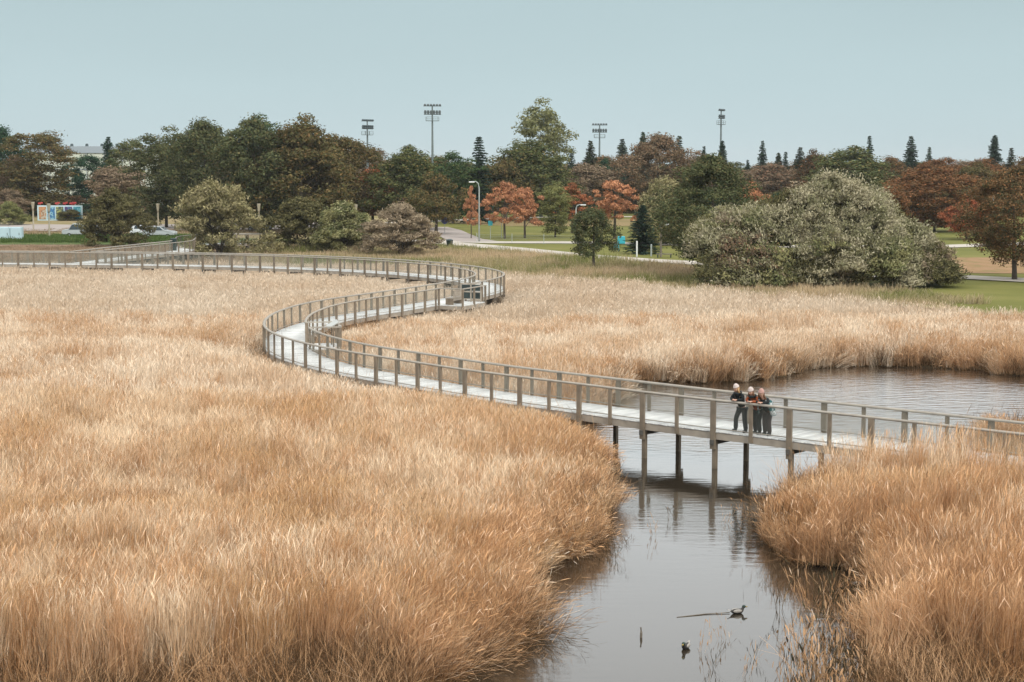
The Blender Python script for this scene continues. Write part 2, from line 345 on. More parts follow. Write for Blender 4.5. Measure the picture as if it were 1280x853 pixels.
# ------------------------------------------------------------------ boardwalk
DZ = 1.30; RH = 1.10; HW = 1.06
way = [(31, 36.6), (22, 44.4), (15.8, 50.0), (9.9, 55.2), (6.6, 58.1), (3.5, 61.1), (-.9, 65.5), (-4.6, 70.0), (-7.2, 73.4), (-9.2, 76.9), (-10.6, 80.4), (-11.4, 84), (-11.75, 88), (-11.6, 92),
       (-10.9, 96.2), (-9.5, 100.2), (-7.7, 104), (-5.6, 108.6), (-3.7, 113.1), (-2.3, 117.5), (-1.65, 121), (-1.8, 124.8), (-2.7, 128.6), (-4.4, 132.5), (-7.2, 136.8), (-10.8, 140.9), (-15.3, 144.6),
       (-20.3, 147.6), (-25.5, 149.9), (-30.5, 151.4), (-38, 153), (-47, 154.2), (-58, 155.2), (-70, 156)]
def smooth_path(w, step=.5):
    w = np.array(w, float); out = []
    for i in range(len(w) - 1):
        p0, p1, p2, p3 = w[max(i - 1, 0)], w[i], w[i + 1], w[min(i + 2, len(w) - 1)]
        for u in np.linspace(0, 1, 24, endpoint=False):
            out.append(.5 * (2 * p1 + (p2 - p0) * u + (2 * p0 - 5 * p1 + 4 * p2 - p3) * u ** 2 + (3 * p1 - p0 - 3 * p2 + p3) * u ** 3))
    out = np.array(out); s = np.r_[0, np.cumsum(np.linalg.norm(np.diff(out, axis=0), axis=1))]
    g = np.arange(0, s[-1], step); q = np.stack([np.interp(g, s, out[:, i]) for i in (0, 1)], 1)
    for _ in range(6): q[1:-1] = (q[:-2] + 2 * q[1:-1] + q[2:]) / 4
    return q
class Path:
    def __init__(s, way):
        s.q = smooth_path(way, .25); d = np.gradient(s.q, axis=0); d /= np.linalg.norm(d, axis=1)[:, None]
        s.t = d; s.n = np.stack([-d[:, 1], d[:, 0]], 1)      # n: left of travel
        s.L = .25 * (len(s.q) - 1)
    def at(s, u):
        i = min(max(u / .25, 0), len(s.q) - 1.001); k = int(i); f = i - k
        return s.q[k] * (1 - f) + s.q[k + 1] * f, s.t[k], s.n[k]
main = Path(way)
branch = Path([(-39.6, 154.2), (-39.0, 157), (-38.2, 161), (-36.6, 168), (-34.8, 175.5), (-35.2, 181), (-36.0, 187), (-34.6, 191.8), (-31, 193.9), (-26.8, 194.4)])
def near_s(pt, path=main): return .25 * int(np.argmin(((path.q - np.array(pt)) ** 2).sum(1)))
def sweep(mb, path, off, zc, w, h, s0, s1, step=.5, n=4):
    N = max(int((s1 - s0) / step), 1); rings = []
    for k in range(N + 1):
        q, t_, nn = path.at(s0 + (s1 - s0) * k / N); c = q + nn * off; ring = []
        if n == 4: prof = [(-w / 2, -h / 2), (w / 2, -h / 2), (w / 2, h / 2), (-w / 2, h / 2)]
        else: prof = [(w / 2 * math.cos(a), h / 2 * math.sin(a)) for a in [6.2832 * j / n for j in range(n)]]
        for a, z in prof: ring.append((c[0] + nn[0] * a, c[1] + nn[1] * a, zc + z))
        rings.append(ring)
    vs = [v for r in rings for v in r]; fs = []
    for i in range(N):
        for j in range(n): fs.append((i * n + j, (i + 1) * n + j, (i + 1) * n + (j + 1) % n, i * n + (j + 1) % n))
    fs.append(tuple(range(n))); fs.append(tuple(N * n + j for j in range(n))[::-1]); mb.add(vs, fs)
bw = empty('boardwalk', (*G(640, 540), 0), label='long winding timber boardwalk snaking over the reeds with wire mesh railings', cat='boardwalk')
bwl = Vector(bw.location)
def bpart(mb, name, mat, smooth=False, **k):
    mb.v = [(v[0] - bwl.x, v[1] - bwl.y, v[2] - bwl.z) for v in mb.v]
    return mb.build(name, mat, bw, smooth, **k)
# bays on the right of travel (side -1)
bay1 = (near_s((-10.75, 81.6)), near_s((-11.5, 84.4))); bay2 = (near_s((-5.6, 108.4)), near_s((-4.35, 111.6)))
gaps = {1: [], -1: [bay1, bay2]}
jn = near_s((-39.7, 153.2)); 
def segs(side, L, path):
    if path is branch: return [(0.0, L)]
    g = sorted(gaps[side]) if side == -1 else []
    if side == -1: g = g + [(jn - 1.3, jn + 1.3)]
    out = []; a = 0.0
    for x, y in g: out.append((a, x)); a = y
    out.append((a, L)); return out
# planks
def planks(path, s0=0.):
    V = []; Q = []; s = s0; k = 0
    while s < path.L - .2:
        q, t_, nn = path.at(s + .07); w_ = .064; hw = HW + random.uniform(-.012, .012); z1 = DZ + random.uniform(-.004, .004)
        base = len(V)
        for zz in (z1 - .045, z1):
            for a, b_ in ((-1, -1), (1, -1), (1, 1), (-1, 1)):
                p = q + nn * hw * b_ + t_ * a * w_; V.append((p[0] - bwl.x, p[1] - bwl.y, zz))
        for f in ((3, 2, 1, 0), (4, 5, 6, 7), (0, 1, 5, 4), (1, 2, 6, 5), (2, 3, 7, 6), (3, 0, 4, 7)): Q.append([i + base for i in f])
        s += .14; k += 1
    return V, Q
for nm, pth in (('deck_boards', main), ('deck_boards', branch)):
    V, Q = planks(pth); me = mesh_np(nm, V, Q); me.materials.append(M['deck']); o = bpy.data.objects.new(nm, me); link(o, bw)
for pth in (main, branch):
    for side in (1, -1):
        e = MB(); r = MB(); wv = []; wq = []
        sweep(e, pth, side * (HW - .05), DZ - .17, .075, .23, 0, pth.L)
        sweep(e, pth, side * .4, DZ - .16, .075, .2, 0, pth.L)
        for a, b_ in segs(side, pth.L, pth):
            sweep(r, pth, side * (HW - .02), DZ + RH - .045, .15, .095, a, b_, n=8)
            sweep(r, pth, side * (HW - .02), DZ + .09, .03, .03, a, b_)
            # chain link net: two families of diagonal wires
            pitch, z0, z1_ = .085, DZ + .07, DZ + RH - .08; hh = z1_ - z0; wd = .0018
            for dirn in (1, -1):
                s = a - hh
                while s < b_:
                    pts = []
                    for u in np.linspace(0, 1, 4):
                        ss = s + hh * u
                        z = z0 + (hh * u if dirn > 0 else hh * (1 - u))
                        if a <= ss <= b_:
                            q, t_, nn = pth.at(ss); p = q + nn * side * (HW - .06 + .004 * dirn); pts.append((p, t_, z))
                    for i in range(len(pts) - 1):
                        base = len(wv)
                        for (p, t_, z) in (pts[i], pts[i + 1]):
                            for sg in (-1, 1):
                                wv.append((p[0] + t_[0] * wd * sg - bwl.x, p[1] + t_[1] * wd * sg - bwl.y, z - dirn * wd * sg))
                        wq.append((base, base + 1, base + 3, base + 2))
                    s += pitch
        bpart(e, 'edge_beam', M['beam']); bpart(r, 'handrail', M['rail'], True)
        me = mesh_np('wire_mesh', wv, wq); me.materials.append(M['wire']); o = bpy.data.objects.new('wire_mesh', me); link(o, bw)
# posts and piles
S0 = near_s((6.9 + .74, 56.7 + .74))     # a main post stands here, at the people
posts = []
for pth in (main, branch):
    s = S0 % 3.0 if pth is main else 1.2
    k = 0
    while s < pth.L - .3:
        for side in (1, -1):
            ok = True
            if side == -1 and pth is main:
                for a, b_ in gaps[-1] + [(jn - 1.3, jn + 1.3)]:
                    if a + .05 < s < b_ - .05: ok = False
            q, t_, nn = pth.at(s); p = q + nn * side * (HW + .03); ang = math.atan2(t_[1], t_[0])
            posts.append((math.hypot(*p), p, ang, k % 2 == 0, ok, side, q, nn, t_))
        s += 1.5; k += 1
posts.sort(key=lambda r: r[0])
def post_mb(p, ang, mainp, ok, side, nn, rel):
    mb = MB(); x, y = p[0] - rel[0], p[1] - rel[1]
    if mainp:
        top = DZ + RH - .06 if ok else DZ - .1
        zb = DZ - .62
        mb.box((x, y, (top + zb) / 2), (.19, .085, top - zb), ang)                            # side plank of the post
        x2, y2 = x - nn[0] * side * .13, y - nn[1] * side * .13
        mb.box((x2 + .0, y2, (DZ - .30 - .9) / 2), (.15, .13, DZ - .30 + .9), ang)            # pile
    elif ok:
        mb.box((x, y, (DZ - .24 + DZ + RH - .06) / 2), (.125, .07, RH + .18), ang)
    return mb
rest = MB(); cnt = 0; piles = MB()
for d, p, ang, mainp, ok, side, q, nn, t_ in posts:
    if not mainp and not ok: continue
    if cnt < 100 and p[0] < 18.5:
        mb = post_mb(p, ang, mainp, ok, side, nn, p); o = mb.build('post', M['post'], bw); o.location = (p[0] - bwl.x, p[1] - bwl.y, 0); cnt += 1
    else:
        mb = post_mb(p, ang, mainp, ok, side, nn, bwl); rest.add(mb.v, mb.f)
rest.build('post', M['post'], bw, kind='stuff')
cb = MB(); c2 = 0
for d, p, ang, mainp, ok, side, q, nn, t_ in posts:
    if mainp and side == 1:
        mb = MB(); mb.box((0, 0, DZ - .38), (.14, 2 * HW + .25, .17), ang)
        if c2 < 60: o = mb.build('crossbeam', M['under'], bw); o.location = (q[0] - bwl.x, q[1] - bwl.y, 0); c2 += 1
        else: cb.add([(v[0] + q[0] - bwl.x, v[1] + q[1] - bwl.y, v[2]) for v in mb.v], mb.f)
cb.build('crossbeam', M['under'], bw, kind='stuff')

# rest bays
def bay(s0, s1, depth, name):
    q0, t0, n0 = main.at(s0); q1, t1, n1 = main.at(s1); qm, tm, nm_ = main.at((s0 + s1) / 2)
    out = -nm_; a = q0 + out * HW; b_ = q1 + out * HW; c = b_ + out * depth; d_ = a + out * depth
    fl = MB(); nb = int(depth / .14)
    for i in range(nb):
        f0, f1 = (i + .03) / nb, (i + .97) / nb
        quad = [a + (d_ - a) * f0, b_ + (c - b_) * f0, b_ + (c - b_) * f1, a + (d_ - a) * f1]
        base = [(p[0] - bwl.x, p[1] - bwl.y, DZ - .047) for p in quad] + [(p[0] - bwl.x, p[1] - bwl.y, DZ - .002) for p in quad]
        fl.add(base, [(3, 2, 1, 0), (4, 5, 6, 7), (0, 1, 5, 4), (1, 2, 6, 5), (2, 3, 7, 6), (3, 0, 4, 7)])
    fl.build('bay_floor', M['deck'], bw)
    rl = MB(); pr = MB(); bm_ = MB()
    for u, v in ((a, d_), (d_, c), (c, b_)):
        mid = (u + v) / 2; L = np.linalg.norm(v - u); an = math.atan2(v[1] - u[1], v[0] - u[0])
        rl.box((mid[0] - bwl.x, mid[1] - bwl.y, DZ + RH - .028), (L + .1, .13, .06), an)
        bm_.box((mid[0] - bwl.x, mid[1] - bwl.y, DZ - .165), (L + .06, .07, .22), an)
        for f in (0., .5, 1.) if L > 2 else (0., 1.):
            p = u + (v - u) * f
            if u is d_ and f in (0., 1.): continue
            pr = MB(); pr.box((0, 0, DZ + .3), (.11, .11, RH * 1.42), an); o = pr.build('bay_post', M['post'], bw); o.location = (p[0] - bwl.x, p[1] - bwl.y, 0)
    rl.build('bay_handrail', M['rail'], bw); bm_.build('bay_beam', M['beam'], bw)
    wv = []; wq = []
    return a, b_, c, d_, out, tm
A1 = bay(*bay1, 1.5, 'near'); A2 = bay(*bay2, 1.7, 'far')
# tilted information panel at the outer edge of the near bay
def info_panel(c, ang, z, w, h, label, tilt=30):
    r = empty('information_board', (c[0], c[1], DZ), ang, label=label, cat='sign')
    mb = MB(); Rm = Matrix.Rotation(math.radians(tilt), 3, 'X')
    mb.box((0, 0, z + .05), (w, h, .04), M=Rm); mb.build('panel', M['panel'], r)
    for s in (-1, 1):
        lg = MB(); lg.box((s * w * .38, 0, z / 2), (.07, .07, z)); lg.build('leg', M['post'], r)
    return r
M['panel'] = plain('pale weathered board', (.48, .50, .48), .5, .12, 2)
M['panel_dark'] = plain('dark printed panel', (.025, .04, .04), .3, .5, 3)
a, b_, c, d_, outv, tm = A1
cc = (c + d_) / 2 - outv * .28; info_panel(cc, math.atan2(outv[1], outv[0]) - math.pi / 2, 1.05, 1.5, .6, 'tilted pale information board in the rest bay of the nearer bend')
# bay 2: slatted bench box and a standing frame of dark panels
a, b_, c, d_, outv, tm = A2
def place(p, dz=0): return (p[0], p[1], DZ + dz)
bp = a * .62 + d_ * .38 + tm * .75; angb = math.atan2(tm[1], tm[0])
be = empty('bench', place(bp), angb, label='slatted timber bench with a high boxed back in the far rest bay', cat='bench')
mb = MB(); 
for i in range(4): mb.box((0, .22 - i * .13, .44), (1.25, .11, .04))
mb.build('seat', M['rail'], be)
mb = MB()
for i in range(5): mb.box((0, -.34, .34 + i * .13), (1.3, .035, .115))
mb.build('backrest', M['beam'], be)
for sx in (-1, 1):
    l = MB(); l.box((sx * .6, -.05, .22), (.06, .55, .40)); l.build('leg', M['post'], be)
pp = b_ * .5 + c * .5 - tm * .42
fr = empty('display_frame', place(pp), math.atan2(outv[1], outv[0]), label='tall timber frame holding four dark display panels in the far rest bay', cat='sign')
for sx in (-1, 0, 1):
    l = MB(); l.box((sx * .72, 0, .62), (.08, .08, 1.24)); l.build('upright', M['beam'], fr)
l = MB()
for z in (.18, .66, 1.20): l.box((0, .003, z), (1.5, .07, .06))
l.build('crossrail', M['beam'], fr)
for sx in (-1, 1):
    for z in (.42, .93):
        l = MB(); l.box((sx * .36, .006, z), (.60, .025, .40)); l.build('panel', M['panel_dark'], fr)

# ------------------------------------------------------------------ people
def skinned(name, joints, edges, mat, parent, root=0, sub=2, smooth=True):
    """joints: list of (x,y,z,rx,ry)"""
    bm = bmesh.new(); lay = bm.verts.layers.skin.verify(); vs = []
    for i, j in enumerate(joints):
        v = bm.verts.new(j[:3]); v[lay].radius = (j[3], j[4] if len(j) > 4 else j[3]); v[lay].use_root = (i == root); vs.append(v)
    for a_, b2 in edges: bm.edges.new((vs[a_], vs[b2]))
    me = bpy.data.meshes.new(name); bm.to_mesh(me); bm.free()
    o = bpy.data.objects.new(name, me); col.objects.link(o)
    m1 = o.modifiers.new('s', 'SKIN'); m1.branch_smoothing = .5; m2 = o.modifiers.new('u', 'SUBSURF'); m2.levels = m2.render_levels = sub
    dg = bpy.context.evaluated_depsgraph_get(); dg.update(); me2 = bpy.data.meshes.new_from_object(o.evaluated_get(dg)); o.modifiers.clear(); o.data = me2
    me2.materials.clear(); me2.materials.append(mat); me2.polygons.foreach_set('use_smooth', [True] * len(me2.polygons))
    o.parent = parent; return o
def ellips(name, c, r, mat, parent, n=14, cut=None, tilt=None):
    mb = MB(); prof = []
    for i in range(n + 1):
        a_ = math.pi * i / n; z = -math.cos(a_)
        if cut is not None and z < cut: continue
        prof.append((max(math.sin(a_), .01), z))
    mb.lathe(prof, n=16); Rm = tilt or Matrix.Identity(3)
    mb.v = [tuple(Rm @ Vector((v[0] * r[0], v[1] * r[1], v[2] * r[2])) + Vector(c)) for v in mb.v]
    return mb.build(name, mat, parent, True)
M['skin'] = plain('skin', (.62, .38, .28), .6, .05, 4)
M['black'] = plain('black cloth', (.014, .018, .020), .9, .2, 6)
M['dark_trousers'] = plain('dark trousers', (.012, .016, .019), .9, .2, 6)
M['plum'] = plain('dark brown trousers', (.035, .024, .024), .9, .2, 6)
M['cream'] = plain('cream knit', (.58, .50, .47), .95, .1, 20)
M['pink'] = plain('dusty pink knit', (.50, .30, .26), .95, .1, 20)
M['rustc'] = plain('rust wool', (.34, .085, .03), .9, .15, 8)
M['hair_blond'] = plain('blond hair', (.45, .28, .13), .6, .2, 12)
M['hair_brown'] = plain('brown hair', (.16, .075, .035), .6, .2, 12)
M['eye'] = plain('dark eye', (.02, .015, .012), .3, .1)
M['lip'] = plain('lips', (.45, .14, .12), .5, .05)
m, t, n, o_ = newmat('plaid shawl'); b = n.new('ShaderNodeBsdfPrincipled'); t.links.new(b.outputs[0], o_.inputs[0]); b.inputs['Roughness'].default_value = .95
tcn = n.new('ShaderNodeTexCoord'); ck = n.new('ShaderNodeTexChecker'); ck.inputs['Scale'].default_value = 7; ck.inputs['Color1'].default_value = (.03, .13, .14, 1); ck.inputs['Color2'].default_value = (.62, .66, .66, 1)
ck2 = n.new('ShaderNodeTexChecker'); ck2.inputs['Scale'].default_value = 15; ck2.inputs['Color1'].default_value = (.5, .5, .5, 1); ck2.inputs['Color2'].default_value = (1, 1, 1, 1)
t.links.new(tcn.outputs['Object'], ck.inputs[0]); t.links.new(tcn.outputs['Object'], ck2.inputs[0])
mxx = n.new('ShaderNodeMix'); mxx.data_type = 'RGBA'; mxx.blend_type = 'MULTIPLY'; mxx.inputs[0].default_value = 1
t.links.new(ck.outputs[0], mxx.inputs[6]); t.links.new(ck2.outputs[0], mxx.inputs[7]); t.links.new(mxx.outputs[2], b.inputs['Base Color']); M['plaid'] = m

def person(s, back, label, jacket, trousers, hat, hair, H=1.66, turn=0., lean=.30, spread=.13, stance=0., shawl=False, scarf=None, headturn=0.):
    """stands on the deck, forearms on the left handrail. local +Y faces out over the rail"""
    q, t_, nn = main.at(s); p = q + nn * (HW - .02 - back)
    ang = math.atan2(nn[1], nn[0]) - math.pi / 2
    r = empty('person', (p[0], p[1], DZ), ang, label=label, cat='person')
    k = H / 1.66; hipz = .86 * k; rail = back; sx = .16 * k
    hip = (0, 0, hipz); chest = (0, lean * .62, 1.13 * k); neck = (0, lean * 1.05, 1.33 * k); head = (0, lean * 1.32 + .02, 1.49 * k)
    fl = (-spread - stance * .3, .02, .07); frt = (spread + stance, -.06, .07)
    kl = ((-spread - stance * .3) * .8, .07, .47 * k); kr = ((spread + stance) * .75, .04, .47 * k)
    # body: one continuous figure (pelvis root)
    J = [(*hip, .12, .09), (0, lean * .3, .99 * k, .105, .08), (*chest, .13, .09), (*neck, .052), (head[0], head[1], head[2] - .05, .06),
         (-.085, 0, hipz - .06, .085), (*kl, .052), (fl[0], fl[1], .10, .030), (fl[0], fl[1] + .10, .045, .024),
         (.085, 0, hipz - .06, .085), (*kr, .052), (frt[0], frt[1], .10, .030), (frt[0], frt[1] + .10, .045, .024)]
    E_ = [(0, 1), (1, 2), (2, 3), (3, 4), (0, 5), (5, 6), (6, 7), (7, 8), (0, 9), (9, 10), (10, 11), (11, 12)]
    arms = []
    for sg in (-1, 1):
        sh = (sg * sx, lean * .92, 1.28 * k); el = (sg * (sx + .07), rail - .10, RH + .045); wr = (sg * .06, rail + .06, RH + .05)
        i0 = len(J); J += [(*sh, .05), (*el, .036), (*wr, .026), (wr[0] - sg * .05, wr[1] + .02, wr[2] + .0, .032, .018)]
        E_ += [(2, i0), (i0, i0 + 1), (i0 + 1, i0 + 2), (i0 + 2, i0 + 3)]
        arms.append((sh, el, wr))
        for f in range(4):                                    # fingers curl over the outer edge of the rail
            b0 = (wr[0] - sg * (.06 + .006 * f), wr[1] + .03 + .019 * (f - 1.5), wr[2])
            L_ = (.034, .040, .037, .030)[f]; i1 = len(J)
            J += [(b0[0] - sg * L_, b0[1] + .008, b0[2] - .004, .009), (b0[0] - sg * L_ * 1.7, b0[1] + .014, b0[2] - .03, .008)]
            E_ += [(i0 + 3, i1), (i1, i1 + 1)]
        i1 = len(J); J += [(wr[0] - sg * .03, wr[1] - .035, wr[2] + .012, .010), (wr[0] - sg * .065, wr[1] - .045, wr[2] + .006, .009)]
        E_ += [(i0 + 2, i1), (i1, i1 + 1)]
    skinned('body', J, E_, M['skin'], r, sub=1)
    # head with a face, joined to the body as its top
    hr = Matrix.Rotation(headturn, 3, 'Z') @ Matrix.Rotation(-.38, 3, 'X')
    hd = ellips('head', head, (.078, .098, .118), M['skin'], r, tilt=hr)
    def hp(x, y, z): return tuple(hr @ Vector((x, y, z)) + Vector(head))
    nb = MB(); nb.tube([hp(0, .092, .02), hp(0, .112, -.012), hp(0, .095, -.024)], [.008, .014, .010], 6); nb.build('nose', M['skin'], hd, True)
    for sg in (-1, 1):
        ellips('eye', hp(sg * .03, .088, .018), (.012, .006, .007), M['eye'], hd, 6)
        ellips('ear', hp(sg * .078, .0, .0), (.010, .02, .03), M['skin'], hd, 6)
    ellips('mouth', hp(0, .091, -.052), (.022, .006, .007), M['lip'], hd, 6)
    ellips('hair', hp(0, -.022, -.005), (.092, .092, .128), M[hair], r, tilt=hr)
    for sg in (-1, 1):
        hb = MB(); hb.tube([hp(sg * .075, -.01, .0), hp(sg * .088, .01, -.12), (sg * .10, lean * .98, 1.30 * k), (sg * .09, lean * .98 + .05, 1.16 * k)], [.03, .036, .034, .012], 8)
        hb.build('hair', M[hair], r, True)
    # knitted hat: dome with a turned-up rim and a soft tip
    hm = MB(); prof = [(.088, .042), (.096, .045), (.097, .078), (.090, .08), (.083, .105), (.066, .14), (.040, .168), (.016, .182), (.003, .185)]
    hm.lathe(prof, n=18, sy=1.12); hm.v = [hp(v[0], v[1] - .012, v[2] - .005) for v in hm.v]; hm.build('hat', M[hat], r, True)
    # jacket
    JJ = [(0, 0, hipz - .06, .165, .13), (0, lean * .3, .99 * k, .155, .125), (0, lean * .66, 1.15 * k, .165, .13), (0, lean * .98, 1.31 * k, .085, .075)]
    EE = [(0, 1), (1, 2), (2, 3)]
    for sh, el, wr in arms:
        i0 = len(JJ); JJ += [(*sh, .078), (*el, .062), (wr[0] * 1.3, wr[1] - .015, wr[2], .043)]; EE += [(2, i0), (i0, i0 + 1), (i0 + 1, i0 + 2)]
    skinned('jacket', JJ, EE, M[jacket], r, sub=2)
    TT = [(0, 0, hipz - .02, .135, .115), (-.09, 0, hipz - .10, .108), (kl[0], kl[1], kl[2], .085), (fl[0], fl[1], .06, .082), (.09, 0, hipz - .10, .108), (kr[0], kr[1], kr[2], .085), (frt[0], frt[1], .06, .082)]
    skinned('trousers', TT, [(0, 1), (1, 2), (2, 3), (0, 4), (4, 5), (5, 6)], M[trousers], r, sub=2)
    for f_ in (fl, frt):
        skinned('shoe', [(f_[0], f_[1] - .06, .055, .065, .06), (f_[0], f_[1] + .06, .052, .065, .055), (f_[0], f_[1] + .19, .04, .06, .045)], [(0, 1), (1, 2)], M['black'], r, sub=1)
    if scarf:
        sc_ = MB(); pts = []
        for i in range(13):
            a_ = 6.2832 * i / 12; pts.append((.105 * math.cos(a_), lean * 1.02 + .02 + .10 * math.sin(a_), 1.335 * k - .02 * math.sin(a_)))
        sc_.tube(pts, .048, 8); sc_.tube([(.03, lean * 1.0 + .12, 1.32 * k), (.04, lean + .15, 1.2 * k), (.03, lean * .8 + .16, 1.08 * k)], [.045, .05, .03], 8)
        sc_.build('scarf', M[scarf], r, True)
    if shawl:
        # shawl: draped sheet over shoulders and back, with a hanging end
        Vv = []; Ff = []; nu, nv = 15, 12
        for j in range(nv):
            v = j / (nv - 1)
            for i in range(nu):
                u = i / (nu - 1) * 2 - 1; aa = u * 2.25
                rad = .25 + .05 * v + .018 * math.sin(u * 11 + v * 3)
                z = (1.33 - .62 * v - .07 * u * u * (1 - v)) * k; yl = lean * (1.0 - .95 * v)
                x = rad * math.sin(aa) * (1. - .3 * (1 - v) * (1 - abs(u)) * 0); y = yl - rad * .78 * math.cos(aa)
                if v < .12: x *= .62; y = yl + (y - yl) * .55
                Vv.append((x, y, z))
        for j in range(nv - 1):
            for i in range(nu - 1): Ff.append((j * nu + i, j * nu + i + 1, (j + 1) * nu + i + 1, (j + 1) * nu + i))
        sm = MB(); sm.add(Vv, Ff); o = sm.build('shawl', M['plaid'], r, True); md = o.modifiers.new('t', 'SOLIDIFY'); md.thickness = .02
        e2 = MB(); e2.add([(.20, -.10, .95 * k), (.30, .02, .95 * k), (.34, .0, .60 * k), (.22, -.12, .52 * k), (.40, -.16, .62 * k)], [(0, 1, 2, 3), (0, 3, 4)])
        o = e2.build('shawl_end', M['plaid'], r, True); md = o.modifiers.new('t', 'SOLIDIFY'); md.thickness = .02
    return r
sP = near_s((9.9 - .0, 55.2))
def s_at_px(px):
    best = None
    for i in range(int(main.L / .1)):
        q, t_, nn = main.at(i * .1); p = q + nn * (HW - .4)
        if p[1] > 70: break
        x, y = project(p[0], p[1], DZ)
        if best is None or abs(x - px) < best[0]: best = (abs(x - px), i * .1)
    return best[1]
person(s_at_px(926), .42, 'woman in black coat and pale hat, leftmost of the three at the rail, legs apart', 'black', 'dark_trousers', 'cream', 'hair_blond', 1.70, lean=.27, spread=.13, stance=.16, scarf='black', headturn=-.3)
person(s_at_px(945.5), .46, 'woman in rust coat and tall white hat, middle of the three at the rail', 'rustc', 'dark_trousers', 'cream', 'hair_brown', 1.64, lean=.33, spread=.09, stance=.03, scarf='black', headturn=.1)
person(s_at_px(958.5), .44, 'woman in dusty pink hat with plaid shawl round her back, rightmost at the rail', 'black', 'plum', 'pink', 'hair_brown', 1.62, lean=.30, spread=.09, stance=.04, shawl=True, headturn=.5)

# ------------------------------------------------------------------ ducks
M['duck_dark'] = plain('dark duck feathers', (.03, .028, .025), .6, .3, 20)
M['duck_brown'] = plain('mottled brown duck feathers', (.16, .11, .07), .7, .4, 30)
M['duck_white'] = plain('pale duck feathers', (.36, .34, .31), .7, .1, 20)
M['duck_bill'] = plain('duck bill', (.30, .22, .06), .5, .1)
M['duck_green'] = plain('dark green duck head', (.012, .035, .025), .35, .3, 20)
def duck(px, py, rz, label, body, flank, head):
    x, y = G(px, py, 0); r = empty('duck', (x, y, -.02), rz, label=label, cat='duck'); r.scale = (.85, .85, .85)
    o = skinned('body', [(0, -.22, .12, .02), (0, -.15, .09, .055, .05), (0, -.03, .075, .095, .075), (0, .09, .085, .085, .075), (0, .14, .12, .05), (0, .16, .165, .036), (0, .175, .20, .043), (0, .205, .197, .03)],
            [(i, i + 1) for i in range(7)], M[body], r, root=2)
    for sg in (-1, 1):
        ellips('wing', (sg * .068, -.03, .105), (.032, .135, .05), M[flank], r, 8)
        ellips('eye', (sg * .036, .19, .212), (.006, .006, .006), M['eye'], r, 6)
    ellips('head', (0, .185, .20), (.045, .052, .045), M[head], r, 10)
    b_ = MB(); b_.tube([(0, .225, .195), (0, .26, .187), (0, .29, .186)], [.018, .017, .012], 8); b_.v = [(v[0] * 1.3, v[1], v[2]) for v in b_.v]; b_.build('bill', M['duck_bill'], r, True)
    ta = MB(); ta.add([(-.04, -.2, .11), (.04, -.2, .11), (.03, -.30, .15), (-.03, -.30, .15), (0, -.2, .13), (0, -.3, .165)], [(0, 1, 2, 3), (0, 3, 5, 4), (4, 5, 2, 1)]); ta.build('tail', M[flank], r)
duck(857, 811, 2.75, 'dark duck with pale tail swimming lowest in the open water', 'duck_dark', 'duck_white', 'duck_green')
duck(922, 767, -1.25, 'duck with pale flanks trailing a thin wake in mid channel', 'duck_dark', 'duck_white', 'duck_green')
duck(1070, 733, 1.3, 'pale brown duck floating beside the reeds on the right bank', 'duck_brown', 'duck_white', 'duck_brown')
duck(633, 773, 2.0, 'mottled duck resting among flattened reeds on the left bank', 'duck_brown', 'duck_white', 'duck_dark')
mb = MB(); p0 = G(846, 772); p1 = G(880, 768.5); p2 = G(912, 767); mb.tube([(*p0, .005), (*p1, .012), (*p2, .02)], [.008, .012, .01], 6); mb.build('floating_stem', M['pile'], label='long thin stem floating left of the duck in mid channel', cat='stem')
sx, sy = G(801, 797); mb = MB(); mb.tube([(0, 0, -.2), (.01, 0, .1), (.0, .02, .22)], [.03, .028, .02], 7); mb.build('stick', M['pile'], label='short dark stick poking out of the open water', cat='stick').location = (sx, sy, 0)

